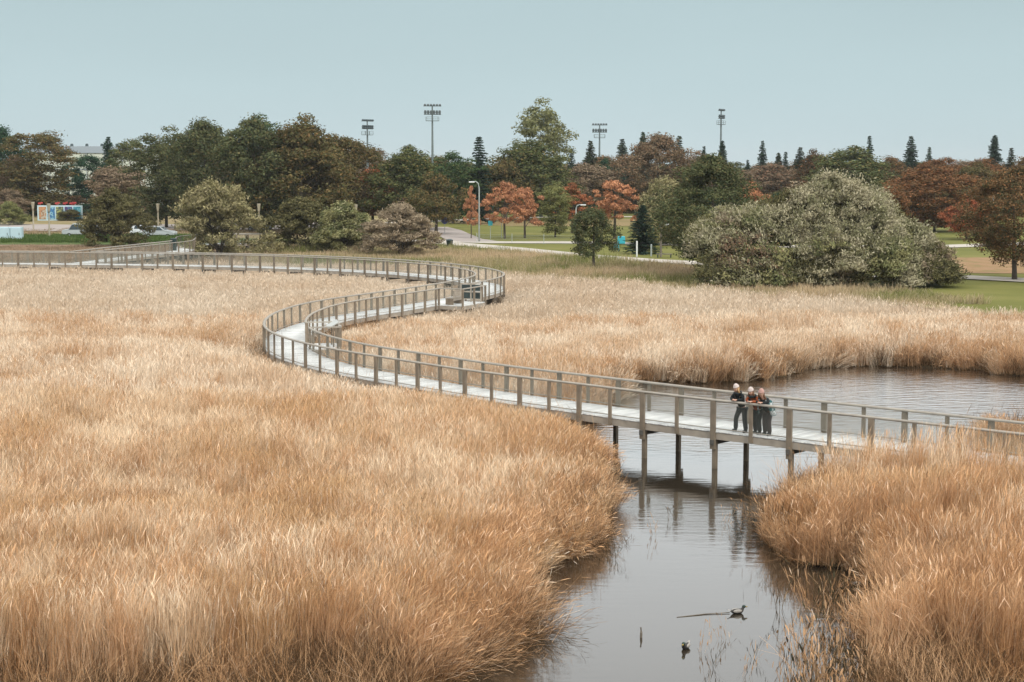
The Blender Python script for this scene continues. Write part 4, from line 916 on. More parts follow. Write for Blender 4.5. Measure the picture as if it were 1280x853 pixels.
T = [
 # far row closing the horizon (left to right)
 ('spruce_tree','tree',5,158,268,60,'broad','dark_green','dark green tree cut by the left edge of the photo'),
 ('autumn_tree','tree',22,196,270,66,'round_small','brown','brown leaved tree low at the left edge in front of the tall ones'),
 ('deciduous_tree','tree',50,160,271,74,'tall','olive_rust','tall olive and rust tree left of the white building'),
 ('autumn_tree','tree',12,235,273,50,'round_small','brown_grey','mauve brown small tree at the left edge above the grey lamp posts'),
 ('evergreen_tree','tree',88,200,266,28,'tall','dark_green','slim dark green tree standing in front of the white building'),
 ('evergreen_tree','tree',112,190,266,42,'tall','dark_green','dark green tree covering the right end of the white building'),
 ('spruce_tree','spruce',137,171,262,34,'spruce','dark_green','dark spruce rising right behind the white building end'),
 ('deciduous_tree','tree',165,169,268,56,'tall','olive','green and brown tree right of the dark spruce at far left'),
 ('autumn_tree','tree',150,207,277,86,'round_small','brown_grey','grey brown bushy tree right of the painted panels'),
 ('deciduous_tree','tree',208,160,285,70,'tall','olive_dark','dark olive tree behind the third lamp post from the left'),
 ('deciduous_tree','tree',256,149,288,92,'broad','olive_dark','tall dark olive tree directly behind the pale willow bush'),
 ('deciduous_tree','tree',318,147,291,104,'broad','olive_dark','broad dark tree with two trunks above the lamp post by the boardwalk'),
 ('deciduous_tree','tree',330,145,280,60,'tall','green','green wind swept tree top between the two highest olive crowns'),
 ('deciduous_tree','tree',378,146,291,124,'broad','olive_rust','largest olive tree with rust coloured top, left of the small mast'),
 ('deciduous_tree','tree',425,168,288,88,'broad','olive_rust','olive and rust tree just below the leftmost floodlight mast'),
 ('autumn_tree','tree',432,212,285,80,'round_small','brown_grey','brown rounded tree behind the green willow bushes'),
 ('autumn_tree','tree',466,208,285,56,'round_small','orange_dark','dull orange tree under the leftmost floodlight mast'),
 ('deciduous_tree','tree',512,183,288,96,'broad','olive','wide olive tree below the tallest floodlight mast'),
 ('deciduous_tree','tree',545,214,294,62,'round_small','olive_rust','brown olive tree with a bare lower trunk beside the blue round sign'),
 ('deciduous_tree','tree',566,185,280,54,'tall','green','green tree left of the lone dark spruce'),
 ('spruce_tree','spruce',599,171,280,34,'spruce','spruce','lone dark spruce left of the tall poplar'),
 ('poplar_tree','poplar',676,126,272,66,'tall','poplar','tall pale yellow green poplar standing highest in the row'),
 ('deciduous_tree','tree',660,176,276,112,'broad','olive','broad olive tree under the tall poplar'),
 ('deciduous_tree','tree',632,196,277,60,'round_small','olive_rust','brown olive tree at the left foot of the tall poplar'),
 ('spruce_tree','spruce',714,186,262,20,'spruce','spruce','small dark spruce right of the tall poplar'),
 ('spruce_tree','spruce',738,176,262,32,'spruce','spruce_olive','olive tinted spruce left of the third floodlight mast'),
 ('spruce_tree','spruce',777,174,262,36,'spruce','spruce_pale','open pale green spruce right of the third floodlight mast'),
 ('spruce_tree','spruce',791,190,262,16,'spruce','spruce','narrow dark spruce tucked beside the open pale spruce'),
 ('evergreen_tree','tree',756,194,262,22,'tall','dark_green','small dark tree top just right of the third floodlight mast'),
 ('autumn_tree','tree',740,204,268,80,'round_small','brown_grey','brown grey tree below the third floodlight mast'),
 ('autumn_tree','tree',822,167,268,84,'broad','brown','large russet brown birch right of the spruces'),
 ('spruce_tree','spruce',803,165,262,20,'spruce','spruce_pale','pale spruce tip left of the russet birch'),
 ('spruce_tree','spruce',848,170,262,26,'spruce','spruce_pale','pale spruce tip on the right shoulder of the russet birch'),
 ('autumn_tree','tree',880,190,264,70,'broad','brown_red','pinkish brown tree behind the slim spruce left of the last mast'),
 ('spruce_tree','spruce',879,183,260,14,'spruce','spruce','slim dark spruce left of the rightmost floodlight mast'),
 ('spruce_tree','spruce',902,176,260,24,'spruce','spruce','dark spruce at the foot of the rightmost floodlight mast'),
 ('autumn_tree','tree',965,206,264,110,'broad','brown_red','long russet brown crown behind the silvery willow, left part'),
 ('spruce_tree','spruce',952,176,260,24,'spruce','spruce','tall spruce tip above the russet crown right of the last mast'),
 ('spruce_tree','spruce',934,200,260,12,'spruce','spruce','tiny spruce tip left of the tall one above the russet crown'),
 ('spruce_tree','spruce',972,191,260,20,'spruce','spruce_olive','small olive spruce between two darker ones above the russet crown'),
 ('spruce_tree','spruce',981,190,260,20,'spruce','spruce','dark spruce rightmost of the cluster above the russet crown'),
 ('spruce_tree','spruce',999,184,260,18,'spruce','spruce_olive','thin spruce tip at the left edge of the wide olive crown'),
 ('deciduous_tree','tree',1062,184,272,130,'broad','olive','wide olive crown directly above the silvery willow thicket'),
 ('autumn_tree','tree',1018,188,268,60,'broad','brown_dark','brown crown to the left of the wide olive crown'),
 ('spruce_tree','spruce',1085,170,260,20,'spruce','spruce','spruce tip poking above the wide olive crown'),
 ('spruce_tree','spruce',1137,170,260,28,'spruce','spruce','tall spruce tip left of the orange crowns'),
 ('deciduous_tree','tree',1112,196,268,56,'broad','oak_brown','dark brown crown below and left of the tall right hand spruce'),
 ('autumn_tree','tree',1148,208,268,44,'broad','brown_red','reddish brown crown at the foot of the tall right hand spruce'),
 ('spruce_tree','spruce',1160,184,260,16,'spruce','spruce_pale','thin pale spruce tip left of the orange crowns'),
 ('autumn_tree','tree',1175,197,270,70,'broad','rust','bright rust crown against the sky between two spruces'),
 ('autumn_tree','tree',1228,198,270,60,'broad','rust','rust crown at the left side of the rightmost tall spruce'),
 ('spruce_tree','spruce',1241,169,260,24,'spruce','spruce','ragged tall spruce near the right edge'),
 ('spruce_tree','spruce',1262,185,260,26,'spruce','spruce_olive','rightmost spruce tip near the right edge'),
 ('deciduous_tree','tree',1215,204,274,76,'broad','olive_rust','dark brown olive crown in front of the rightmost spruces'),
 ('deciduous_tree','tree',1168,208,290,118,'broad','rust','big rust brown tree right behind the silvery willow thicket'),
 ('autumn_tree','tree',1208,250,300,58,'round_small','red_orange','low bright red orange tree between the willow and the right hand oak'),
 ('autumn_tree','tree',1112,232,296,50,'round_small','rust','small rust tree peeping over the right shoulder of the willow'),
 ('oak_tree','oak',1268,200,351,122,'dense','oak_brown','dark brown oak with a bare trunk at the right edge'),
 ('autumn_tree','tree',938,228,300,44,'round_small','orange','orange sprig of a maple between the dark maple and the willow'),
 # park trees
 ('maple_tree','maple',589,232,299,24,'maple','orange','slim orange maple left of the curved street lamp'),
 ('maple_tree','maple',631,228,299,52,'maple','orange','bright orange maple, left of the touching pair'),
 ('maple_tree','maple',656,231,298,46,'maple','orange','bright orange maple, right of the touching pair'),
 ('maple_tree','maple',715,228,292,54,'maple','orange_dark','dull orange maple right of the yellow green tree'),
 ('deciduous_tree','tree',694,228,297,38,'tall','yellow_green','narrow yellow green tree between orange maples'),
 ('maple_tree','maple',768,222,299,66,'maple','orange','orange maple behind the dark round tree beside the lawn path'),
 ('deciduous_tree','tree',742,256,338,54,'round_small','olive_dark','small dark round tree alone at the edge of the meadow'),
 ('willow_tree','willow',830,226,306,84,'bush','tan_bush','pale green willow behind the small dark spruce'),
 ('spruce_tree','spruce',803,256,318,46,'spruce','spruce','low wide dark spruce beside the park path'),
 ('maple_tree','maple',888,189,344,142,'dense','olive_dark','big dark green maple with two trunks left of the willow'),
 ('autumn_tree','tree',1000,222,262,90,'broad','brown_grey','brown haze of twigs behind the willow top'),
 # bushes on the left
 ('willow_bush','bush',146,240,309,74,'bush','olive_bush','dark olive bush beside the parked cars'),
 ('willow_bush','bush',275,229,320,98,'bush','tan_bush','pale golden willow bush at the bend of the side boardwalk'),
 ('willow_bush','bush',378,249,314,96,'bush','olive_bush','dull green bush, leftmost of the three bushes behind the boardwalk'),
 ('willow_bush','bush',430,256,316,90,'bush','sage_green','silvery green bush, middle of the three bushes behind the boardwalk'),
 ('willow_bush','bush',500,257,321,108,'twiggy','grey_twig','grey tan twiggy bush, rightmost of the three bushes behind the boardwalk'),
 ('shrub','shrub',12,253,282,44,'bush','yellow_green','yellow green shrub by the road at the left edge'),
 ('shrub','shrub',180,268,288,46,'bush','olive_bush','low shrub behind the parked white estate car'),
 ('shrub','shrub',88,262,276,34,'bush','olive_bush','low green shrub in front of the painted panels'),
]
for row in T: tree(*row)
# filler row of the wood behind, closing the view between the named crowns
LB = ['brown_grey', 'olive_dark', 'olive_rust', 'olive', 'brown', 'oak_brown']
for i in range(34):
    px = -40 + i * 41.5 + random.uniform(-8, 8); yt = float(np.interp(px, [0, 100, 200, 420, 560, 620, 900, 1280], [192, 236, 176, 178, 198, 202, 199, 195])) + random.uniform(-7, 6)
    if 70 < px < 130: continue
    tree('background_tree', 'tree', px, yt, 257, 84, 'broad', LB[i % 6] if px < 600 else LB[(i * 5) % 6], 'tree of the dense wood seen only in gaps behind the front crowns', group='trees of the wood behind the park')
# dark understorey row under the wood
for i in range(30):
    px = -60 + i * 47 + random.uniform(-8, 8)
    tree('understorey_shrub', 'shrub', px, 246 + random.uniform(-6, 4), 268 if not (560 < px < 880) else 266, 62, 'bush', 'dark_green' if i % 3 else 'brown_dark', 'dark undergrowth shrub at the foot of the wood', group='undergrowth along the foot of the wood')
# the silvery willow thicket: one wide many-stemmed crown
def willow_mass():
    x0, y0 = G(1036, 360, GH); r = empty('willow_tree', (x0, y0 + 6, GH - .05), 0, label='huge silvery green willow thicket at the right edge of the reeds', cat='willow')
    rg = np.random.default_rng(77); k = (y0) / F
    lob = []
    env = lambda u: float(np.interp(u, [-168, -150, -128, -100, -62, -25, 0, 30, 62, 95, 122, 145, 163], [30, 82, 94, 100, 110, 128, 138, 138, 128, 104, 74, 46, 14]))
    while len(lob) < 88:
        u = rg.uniform(-150, 148); e_ = env(u); v = rg.uniform(0, 1); hh_ = e_ * (1 - v * v * .9); wd_ = rg.uniform(11, 31)
        lob.append((u, max(hh_ * rg.uniform(.88, 1.04) - wd_ * .8, 4), wd_, -v * 9.0 * rg.uniform(.8, 1.15) * (e_ / 147) ** .6))
    nl = len(lob)
    for u in range(-142, 150, 13): lob.append((u + 3, 12, 18, -6.5)); lob.append((u, env(u) - 30, 24, 1.)); lob.append((u + 6, env(u) * .5, 25, -2.6)); lob.append((u, env(u) * .2, 22, -5.6))
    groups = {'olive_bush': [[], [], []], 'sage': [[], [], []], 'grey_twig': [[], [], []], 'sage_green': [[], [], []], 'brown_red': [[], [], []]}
    for i, (lx, zc_, wd, yo) in enumerate(lob):
        for c_ in range(int(wd * (1.3 if i < nl else 1.15))):
            a = rg.uniform(0, 6.283); e = math.asin(rg.uniform(-.3, 1)); R_ = wd * k * rg.uniform(.72, 1.0)
            cx = lx * k + R_ * math.cos(a) * math.cos(e); cy = yo + R_ * math.sin(a) * math.cos(e); cz = max(zc_ * k + R_ * math.sin(e), .35)
            m_ = 78; d = rg.normal(size=(m_, 3)); d[:, 2] = np.abs(d[:, 2]) * .8 + .1; d /= np.linalg.norm(d, axis=1)[:, None]; rad = rg.uniform(.15, 1.15, m_) * rg.uniform(.5, .95)
            p = np.array([cx, cy, cz]) + d * rad[:, None]; 
            key = 'sage' if (i < nl and (math.sin(i * 1.7) * 1.3 + rg.normal(0, .3) + cx / 12 + (cz - 3.0) / 2.2) > -.5) else ('grey_twig' if i % 7 == 3 else ('sage_green' if i < nl else 'olive_bush'))  # light and shade put into colour: sage high and right, olive in the hollows
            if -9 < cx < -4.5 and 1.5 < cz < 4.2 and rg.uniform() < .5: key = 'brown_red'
            g_ = groups[key]; g_[0].append(p); nn = d.copy(); nn[:, 2] += .2; g_[1].append(nn); g_[2].append(d + np.array([cx * .05, 0, .8]))
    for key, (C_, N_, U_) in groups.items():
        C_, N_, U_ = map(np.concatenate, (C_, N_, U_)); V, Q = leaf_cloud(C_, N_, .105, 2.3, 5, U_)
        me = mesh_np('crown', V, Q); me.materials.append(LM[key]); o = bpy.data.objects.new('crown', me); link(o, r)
        if key != 'sage': o['label'] = {'olive_bush': 'dark olive foliage, shade of the hollows put into its colour', 'sage_green': 'darker green lower foliage, partly shade put into its colour', 'grey_twig': 'grey brown twiggy patches', 'brown_red': 'russet patch of foliage'}[key]
    mb = MB()
    for i in range(16):
        bx = rg.uniform(-9, 9); a = rg.uniform(-.5, .5)
        mb.tube([(bx, rg.uniform(-2, 2), -.1), (bx + a, 0, 2.2), (bx + a * 3, rg.uniform(-1, 1), 5.2 - abs(bx) * .3)], [.16, .11, .04], 6)
    mb.build('trunk', M['bark'], r)
willow_mass()


# ------------------------------------------------------------------ far buildings, masts, lamps, cars
M['white_wall'] = plain('pale cream metal cladding', (.66, .70, .58), .7, .05, .3)
M['grey_roof'] = plain('grey blue roof edge', (.36, .42, .46), .6, .05, .3)
M['mast'] = plain('galvanised mast', (.15, .19, .19), .6, .1, 1)
M['mast_dark'] = plain('dark floodlight housing', (.05, .075, .08), .5, .1, 1)
M['lamp_pole'] = plain('pale timber lamp post', (.40, .36, .27), .7, .1, 2)
M['grey_pole'] = plain('pale grey steel', (.40, .45, .44), .5, .08, 2)
M['lamp_white'] = plain('white lamp head', (.75, .78, .78), .4, .04, 2)
M['blue'] = plain('blue sign enamel', (.05, .07, .30), .5, .05, 2)
M['cyan'] = plain('cyan painted sheet', (.04, .42, .52), .5, .1, 2)
M['green_paint'] = plain('dark green paint', (.02, .09, .05), .6, .1, 2)
M['car_white'] = plain('white car paint', (.70, .74, .76), .25, .03, 1)
M['car_silver'] = plain('silver car paint', (.42, .46, .47), .25, .03, 1)
M['car_teal'] = plain('dark teal car paint', (.02, .10, .13), .3, .03, 1)
M['glass'] = plain('dark car glass', (.03, .05, .06), .1, .1, 1)
M['tyre'] = plain('tyre rubber', (.015, .015, .015), .9, .1, 2)
M['rim'] = plain('alloy rim', (.3, .32, .33), .4, .1, 2)
M['cabinet'] = plain('pale blue cabinet', (.52, .68, .74), .5, .04, 1)
M['red'] = plain('red painted sheet', (.50, .05, .05), .5, .1, 2)
M['bin'] = plain('dark green bin', (.012, .03, .028), .5, .1, 2)
M['tail'] = plain('red tail lamp', (.4, .02, .02), .3, .05)
# white hall behind the trees
x, y = G(103, 259, GH); bl = empty('white_building', (x, y + 8, GH), 0, label='flat roofed white hall half hidden by trees at far left', cat='building')
Hb = topz(183, y) - GH; Wb = 30
mb = MB(); mb.box((1, 0, (Hb - 1.6) / 2), (Wb, 14, Hb - 1.6)); mb.build('wall', M['white_wall'], bl)
mb = MB(); mb.box((1, 0, Hb - .8), (Wb + .5, 14.5, 1.6)); mb.build('roof', M['grey_roof'], bl)
mb = MB()
for i in range(7): mb.box((-12 + i * 4.3, -7.06, (Hb - 1.6) / 2), (.12, .1, Hb - 1.7))
mb.box((1, -7.07, Hb * .62), (Wb, .1, .18)); mb.build('cladding_joint', M['grey_roof'], bl)
for i in range(5): mb = MB(); mb.box((-7 + i * 3.6, -3, Hb + .3), (.7, .7, .7), taper=.7); mb.build('roof_vent', M['mast_dark'], bl)
for i in range(6): mb = MB(); mb.box((-11.8 + i * 4.3, -7.09, Hb * .33), (1.6, .12, 1.2)); mb.build('window', M['glass'], bl)
# floodlight masts
def mast(px, ytop, ybase, s, turn, label):
    x, y = G(px, ybase, GH); H = topz(ytop, y) - GH
    r = empty('floodlight_mast', (x, y, GH), turn, label=label, cat='floodlight mast', group='floodlight masts of the stadium behind the park')
    mb = MB(); mb.tube([(0, 0, 0), (0, 0, H * .5), (0, 0, H - .2)], [.42 * s, .34 * s, .2 * s], 10); mb.build('pole', M['mast'], r)
    mb = MB(); w = 1.8 * s; zp = H - 4.6 * s
    mb.box((0, 0, zp), (2 * w, 1.6 * s, .16 * s))
    for zz in (.55, 1.1):
        for sy_ in (-1, 1): mb.box((0, sy_ * .78 * s, zp + zz * s), (2 * w, .05, .05))
        for sx_ in (-1, 1): mb.box((sx_ * w, 0, zp + zz * s), (.05, 1.5 * s, .05))
    for sx_ in (-1, 0, 1):
        for sy_ in (-1, 1): mb.box((sx_ * w * .99, sy_ * .77 * s, zp + .55 * s), (.06, .06, 1.1 * s))
    mb.build('platform', M['mast'], r)
    for k, z in enumerate((H - .1, H - 1.9 * s, H - 2.5 * s)):
        n_ = 6; wd = (2.6, 2.5, 2.5)[k] * s
        mb = MB(); mb.box((0, 0, z - .28 * s), (2 * wd, .14, .14)); mb.build('crossbar', M['mast'], r)
        for i in range(n_):
            u = -wd + 2 * wd * (i + .5) / n_; fm = MB(); fm.box((u, -.25 * s, z), (.62 * s, .34 * s, .46 * s), M=Matrix.Rotation(math.radians(-28), 3, 'X')); fm.build('floodlight', M['mast_dark'], r)
mast(460, 150, 258, 0.78, .9, 'short floodlight mast leftmost in the sky, seen half side on')
mast(541, 131, 262, 0.78, .25, 'tallest floodlight mast, second from the left, above the olive trees')
mast(749, 155, 257, 0.74, .05, 'third floodlight mast from the left, rising between the spruces')
mast(900, 137, 258, 0.78, 1.1, 'rightmost floodlight mast, seen side on above a dark spruce')
# lamps
def timber_lamp(px, yt, yb, label):
    x, y = G(px, yb, GH); H = topz(yt, y) - GH; r = empty('street_lamp', (x, y, GH), 0, label=label, cat='street lamp', group='pale timber lamp posts along the car park')
    mb = MB(); mb.tube([(0, 0, 0), (0, 0, H - 1.2)], [.13, .10], 8); mb.build('pole', M['lamp_pole'], r)
    mb = MB(); mb.lathe([(.11, H - 1.25), (.18, H - .9), (.26, H - .1), (.29, H), (.1, H + .03)], n=10); mb.build('lamp_head', M['lamp_pole'], r, True)
timber_lamp(42, 253, 288, 'timber lamp post left of the painted panels')
timber_lamp(62, 255, 298, 'timber lamp post in front of the painted panels')
timber_lamp(198, 255, 289, 'timber lamp post beside the parked white estate car')
timber_lamp(324, 255, 293, 'timber lamp post right of the golden willow bush')
timber_lamp(445, 256, 292, 'timber lamp post behind the silvery green bush')
def arm_lamp(px, yt, yb, side, label):
    x, y = G(px, yb, GH); H = topz(yt, y) - GH; r = empty('street_lamp', (x, y, GH), 0, label=label, cat='street lamp')
    mb = MB(); mb.tube([(0, 0, 0), (0, 0, H * .9), (side * .12, 0, H * .97), (side * .45, 0, H), (side * .8, 0, H * .995)], [.11, .08, .06, .05, .045], 8); mb.build('pole', M['grey_pole'], r, True)
    mb = MB(); mb.box((side * .95, 0, H * .99), (.75, .3, .16)); mb.build('lamp_head', M['lamp_white'], r, bevel=.05)
arm_lamp(599, 227, 303, -1, 'tall grey street lamp with a curved arm at the path junction')
arm_lamp(720, 256, 300, 1, 'slim grey street lamp left of the dark round tree')
arm_lamp(1240, 235, 306, 1, 'street lamp with a white head among the rust trees at right')
# brown post with a lamp and bird-white head, dark planter at its foot
x, y = G(826, 322, GH); r = empty('wooden_pole', (x, y, GH), 0, label='brown wooden pole with a short arm and white lamp beside the dark maple', cat='pole'); H = topz(266, y) - GH
mb = MB(); mb.tube([(0, 0, 0), (0, 0, H)], [.12, .09], 8); mb.build('pole', M['pile'], r)
mb = MB(); mb.box((.35, 0, H - 1.4), (.8, .06, .06)); mb.build('arm', M['pile'], r)
mb = MB(); mb.lathe([(.06, 0), (.22, .05), (.2, .2), (.05, .3)], c=(.62, 0, H - 1.38), n=10); mb.build('lamp_head', M['lamp_white'], r, True)
x, y = G(830, 322.5, GH); r = empty('bench', (x, y - .3, GH), 0, label='low dark bench at the foot of the brown wooden pole', cat='bench')
mb = MB(); mb.box((0, 0, .42), (1.7, .5, .07)); mb.build('seat', M['pile'], r)
for sg in (-1, 1): mb = MB(); mb.box((sg * .7, 0, .2), (.1, .4, .4)); mb.build('leg', M['bin'], r)
# signs
def sign(px, yt, yb, kind, mat, label, w=.6):
    x, y = G(px, yb, GH); H = topz(yt, y) - GH; r = empty('road_sign', (x, y, GH), 0, label=label, cat='sign')
    mb = MB(); mb.tube([(0, 0, 0), (0, 0, H - .1)], .035, 6); mb.build('pole', M['grey_pole'], r); mb = MB()
    if kind == 'round': mb.tube([(0, -.05, H - w / 2), (0, -.08, H - w / 2)], w / 2, 20)
    else: mb.box((0, -.06, H - w * .55), (w, .04, w * 1.1))
    mb.build('plate', mat, r); return r
r = sign(556, 272, 293, 'round', M['blue'], 'round blue sign on a thin pole at the fork of the paths', .95)
sign(613, 276, 299, 'sq', M['cyan'], 'small blue square sign left of the bright orange maple', .6)
sign(627, 272, 298, 'sq', M['lamp_white'], 'small white sign against the trunk of the orange maple', .5)
sign(716, 268, 290, 'sq', M['green_paint'], 'green sign board left of the dark round tree', .9)
sign(753, 268, 292, 'sq', M['cyan'], 'pale blue sign high beside the orange maple trunk', .7)
for (px, yt, yb, lab) in ((796, 302, 322, 'white post in front of the low wide spruce'), (814, 306, 321, 'grey post right of the low wide spruce'), (543, 296, 304, 'short pale post near the park bin')):
    x, y = G(px, yb, GH); H = topz(yt, y) - GH; mb = MB(); mb.tube([(0, 0, 0), (0, 0, H), (0, 0, H + .05)], [.09, .09, .03], 8); o = mb.build('bollard', M['lamp_white'] if px != 814 else M['grey_pole'], label=lab, cat='bollard'); o.location = (x, y, GH)
# small cyan play rider on the lawn
x, y = G(775, 315, GH); r = empty('play_rider', (x, y, GH), .2, label='small bright cyan play figure on the lawn right of the dark round tree', cat='play equipment')
mb = MB(); mb.box((-.5, 0, .55), (.9, .22, .7), taper=.8); mb.build('body', M['cyan'], r, bevel=.08)
mb = MB(); mb.box((.15, 0, 1.35), (.95, .22, .9), taper=.9); mb.build('head', M['cyan'], r, bevel=.08)
mb = MB(); mb.tube([(-.2, 0, 0), (-.2, 0, .5)], .06, 6); mb.build('spring', M['grey_pole'], r)
# bins
def bin_(px, yt, yb, label):
    x, y = G(px, yb, GH); H = topz(yt, y) - GH; r = empty('litter_bin', (x, y, GH), 0, label=label, cat='bin')
    mb = MB(); mb.lathe([(.28, 0), (.36, .1), (.40, H * .8), (.40, H * .82)], n=14); mb.build('body', M['bin'], r, True)
    mb = MB(); mb.lathe([(.44, H * .82), (.44, H * .9), (.2, H)], n=14); mb.build('lid', M['mast_dark'], r, True)
bin_(562, 299, 310, 'dark green bin on the grass beside the park path'); 
q, t_, nn = branch.at(near_s((-34.9, 177.2), branch)); r = empty('litter_bin', (q[0] + nn[0] * .9, q[1] + nn[1] * .9, DZ), 0, label='black bin at the top of the side boardwalk beside the golden bush', cat='bin')
mb = MB(); mb.box((0, 0, .6), (.5, .5, 1.2), taper=1.1); mb.build('body', M['bin'], r); mb = MB(); mb.box((0, 0, 1.24), (.62, .62, .08)); mb.build('lid', M['mast_dark'], r)
# cabinet and painted panels
x, y = G(14, 301, GH); r = empty('utility_cabinet', (x, y, GH), 0, label='pale blue double cabinet standing by the green verge at far left', cat='cabinet'); H = topz(284, y) - GH
for sx_ in (-.78, .78): mb = MB(); mb.box((sx_, 0, H / 2), (1.5, 1.0, H)); mb.build('body', M['cabinet'], r, bevel=.04); mb = MB(); mb.box((sx_, -.52, H * .52), (1.25, .04, H * .82)); mb.build('door', M['cabinet'], r); mb = MB(); mb.box((sx_ + .45, -.56, H * .5), (.06, .05, .3)); mb.build('handle', M['mast_dark'], r)
x, y = G(75, 276, GH); r = empty('mural_wall', (x, y, GH), 0, label='low wall of five brightly painted panels under the trees', cat='painted wall'); H = topz(257, y) - GH; pw = 54 / F * y / 5
mb = MB(); mb.box((0, .2, H / 2), (pw * 5 + .3, .3, H)); mb.build('wall', M['cabinet'], r)
cols = [((.55, .28, .14), (.50, .45, .36)), ((.05, .22, .50), (.25, .48, .62)), ((.40, .42, .16), (.06, .10, .10)), ((.10, .05, .20), (.10, .40, .55)), ((.02, .28, .42), (.20, .55, .62))]
for i, (c1, c2_) in enumerate(cols):
    m, t, n, o_ = newmat('painted panel'); b = n.new('ShaderNodeBsdfPrincipled'); t.links.new(b.outputs[0], o_.inputs[0]); tcn = n.new('ShaderNodeTexCoord'); no = n.new('ShaderNodeTexNoise'); no.inputs['Scale'].default_value = .9 + .3 * i; no.inputs['Detail'].default_value = 1; no.inputs['Distortion'].default_value = 1.5
    t.links.new(tcn.outputs['Object'], no.inputs[0]); rr = ramp_node(t, [(.40, c1), (.50, mul(c1, .5)), (.56, c2_)]); t.links.new(no.outputs[0], rr.inputs[0]); t.links.new(rr.outputs[0], b.inputs['Base Color'])
    mb = MB(); mb.box((-pw * 2 + i * pw, .02, H / 2), (pw - .25, .06, H - .5)); mb.build('painted_panel', m, r)
for i, px in enumerate((51, 72, 82, 90, 93)):
    xx = X_at(px, y) - x; mb = MB(); mb.box((xx - .22, .2, H + .35), (.45, .12, .3)); mb.box((xx + .2, .2, H + .45), (.4, .12, .28)); mb.box((xx, .2, H + .12), (.08, .08, .3)); mb.build('red_ornament', M['red'], r, bevel=.05)
# cars
def car(px, yb, rz, paint, label, L=4.4, van=False):
    x, y = G(px, yb, GH); r = empty('parked_car', (x, y, GH + .12), rz, label=label, cat='car', group='cars parked by the verge')
    if van: prof = [(-2.15, .35), (-2.2, .9), (-2.1, 1.5), (-1.8, 1.78), (.9, 1.80), (1.35, 1.1), (2.1, .95), (2.22, .6), (2.2, .35)]
    else: prof = [(-2.15, .35), (-2.2, .85), (-2.05, 1.0), (-1.75, 1.40), (-1.3, 1.52), (.2, 1.50), (.95, 1.02), (1.9, .88), (2.18, .65), (2.2, .35)]
    k = L / 4.4; hw = .88
    mb = MB(); n_ = len(prof); vs = []
    for sg in (-1, 1):
        for a_, z in prof: vs.append((a_ * k, sg * (hw - .14 * max(0, (z - .95))), z))
    fs = [tuple(range(n_))[::-1], tuple(range(n_, 2 * n_))] + [(i, (i + 1) % n_, n_ + (i + 1) % n_, n_ + i) for i in range(n_)]
    mb.add(vs, [f[::-1] for f in fs]); mb.build('body', paint, r, bevel=.05)
    zt = 1.68 if van else 1.42; x0 = -1.7 if van else -1.6; x1 = .95 if van else .25
    for sg in (-1, 1):
        for a_, b2, c_, d_ in (((x0, x0 + .15, (x0 + x1) / 2 - .06, (x0 + x1) / 2 - .06)), (((x0 + x1) / 2 + .06, (x0 + x1) / 2 + .06, x1, x1 + .42))):
            w = MB(); yy = sg * (hw + .004); yy2 = sg * (hw - .14 * (zt - .95) + .006)
            w.add([(a_ * k, yy, 1.0), (d_ * k, yy, 1.0), (c_ * k, yy2, zt), (b2 * k, yy2, zt)], [(0, 1, 2, 3)]); w.build('window', M['glass'], r)
        for wx in (-1.35, 1.35):
            wt = MB(); wt.tube([(wx * k, sg * .70, .20), (wx * k, sg * .90, .20)], .33, 16); tw = wt.build('wheel', M['tyre'], r); rm = MB(); rm.tube([(wx * k, sg * .88, .20), (wx * k, sg * .915, .20)], .2, 12); rm.build('rim', M['rim'], tw)
        hl = MB(); hl.box((2.17 * k, sg * .62, .72), (.08, .3, .14)); hl.build('headlight', M['lamp_white'], r)
        tlm = MB(); tlm.box((-2.19 * k, sg * .68, .85), (.06, .2, .2)); tlm.build('tail_light', M['tail'], r)
    ws = MB(); 
    a0, a1 = ((.93, 1.76), (1.33, 1.14)) if van else ((.24, 1.46), (.90, 1.06))
    ws.add([(a0[0] * k + .02, -.62, a0[1]), (a0[0] * k + .02, .62, a0[1]), (a1[0] * k + .02, .74, a1[1]), (a1[0] * k + .02, -.74, a1[1])], [(0, 1, 2, 3)]); ws.build('windscreen', M['glass'], r)
car(101, 297, 3.3, M['car_silver'], 'silver van with a dark front beside the dark olive bush', 4.9, True)
car(183, 296, .1, M['car_white'], 'white estate car parked right of the dark olive bush')
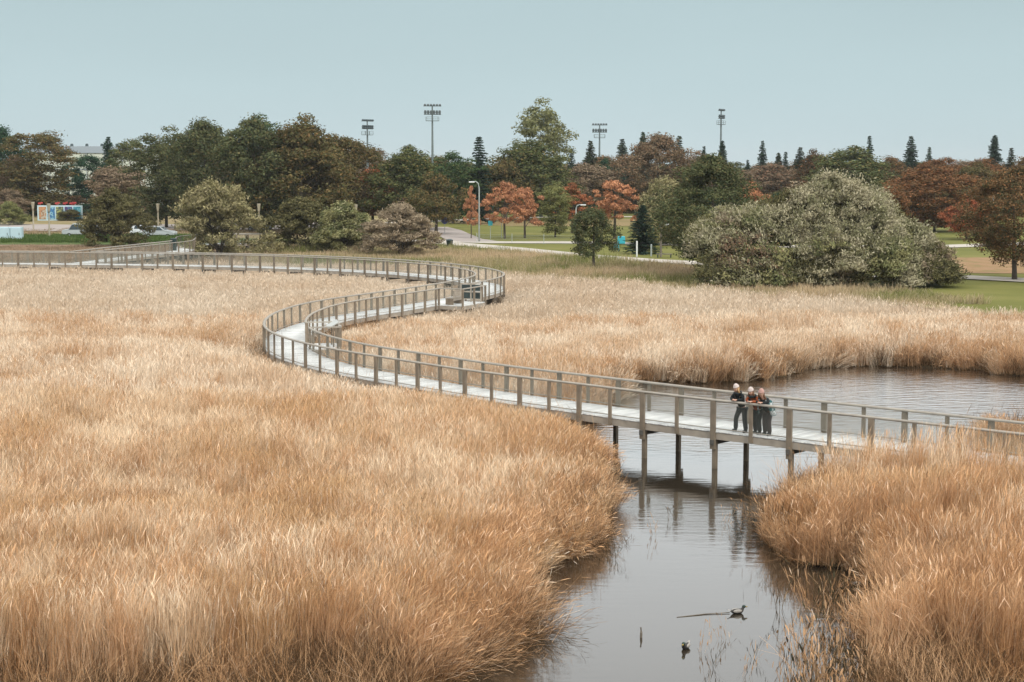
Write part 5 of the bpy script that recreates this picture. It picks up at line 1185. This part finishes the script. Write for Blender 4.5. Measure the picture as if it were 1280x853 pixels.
car(200, 298, -.1, M['car_silver'], 'low silver car parked nose out beside the white estate car')
car(325, 289, 0, M['car_white'], 'white car mostly hidden behind the golden willow bush')
# low wire fences
def fence(pts_px, h, step, label, mat, name='wire_fence'):
    P_ = [Vector((*G(a_, b2, GH), 0)) for a_, b2 in pts_px]; r = empty(name, (P_[0].x, P_[0].y, GH), 0, label=label, cat='fence'); mb = MB(); rl = MB()
    for i in range(len(P_) - 1):
        A_, B_ = P_[i] - P_[0], P_[i + 1] - P_[0]; n_ = max(int((B_ - A_).length / step), 1); an = math.atan2((B_ - A_).y, (B_ - A_).x)
        for k in range(n_): p = A_.lerp(B_, k / n_); o = MB().box((0, 0, h / 2), (.06, .06, h)).build('fence_post', mat, r); o.location = p
        for z in np.arange(.1, h, .2): mid = (A_ + B_) / 2; rl.box((mid.x, mid.y, z), ((B_ - A_).length, .012, .012), an)
    rl.build('fence_wire', mat, r)
fence([(596, 304), (640, 305), (720, 306)], 1.3, 3, 'thin wire fence along the lawn path', M['grey_pole'])
fence([(655, 281), (735, 281)], 2.6, 1.2, 'dark green stake fence behind the orange maples', M['green_paint'])
fence([(0, 297), (30, 297)], 2.2, 3.2, 'thin grey frame fence behind the pale blue cabinet', M['grey_pole'])
# red leaf caught in the reeds
x, y = G(350, 858, 1.0); mb = MB(); mb.add([(0, 0, 0), (.06, .02, .03), (.08, 0, .1), (.02, -.01, .15), (-.05, .01, .09)], [(0, 1, 2, 3, 4)]); o = mb.build('red_leaf', M['red'], label='single bright red leaf caught in the reeds at the bottom edge', cat='leaf'); o.location = (x, y, .75)


# ------------------------------------------------------------------ thin overcast haze
hm, ht, hn, ho = newmat('thin haze'); pv = hn.new('ShaderNodeVolumePrincipled'); pv.inputs['Color'].default_value = (.86, .92, .95, 1); pv.inputs['Density'].default_value = .00010
ht.links.new(pv.outputs[0], ho.inputs['Volume'])
mb = MB(); mb.box((0, 2300, 20), (8400, 5600, 50)); o = mb.build('haze', hm, kind='stuff')
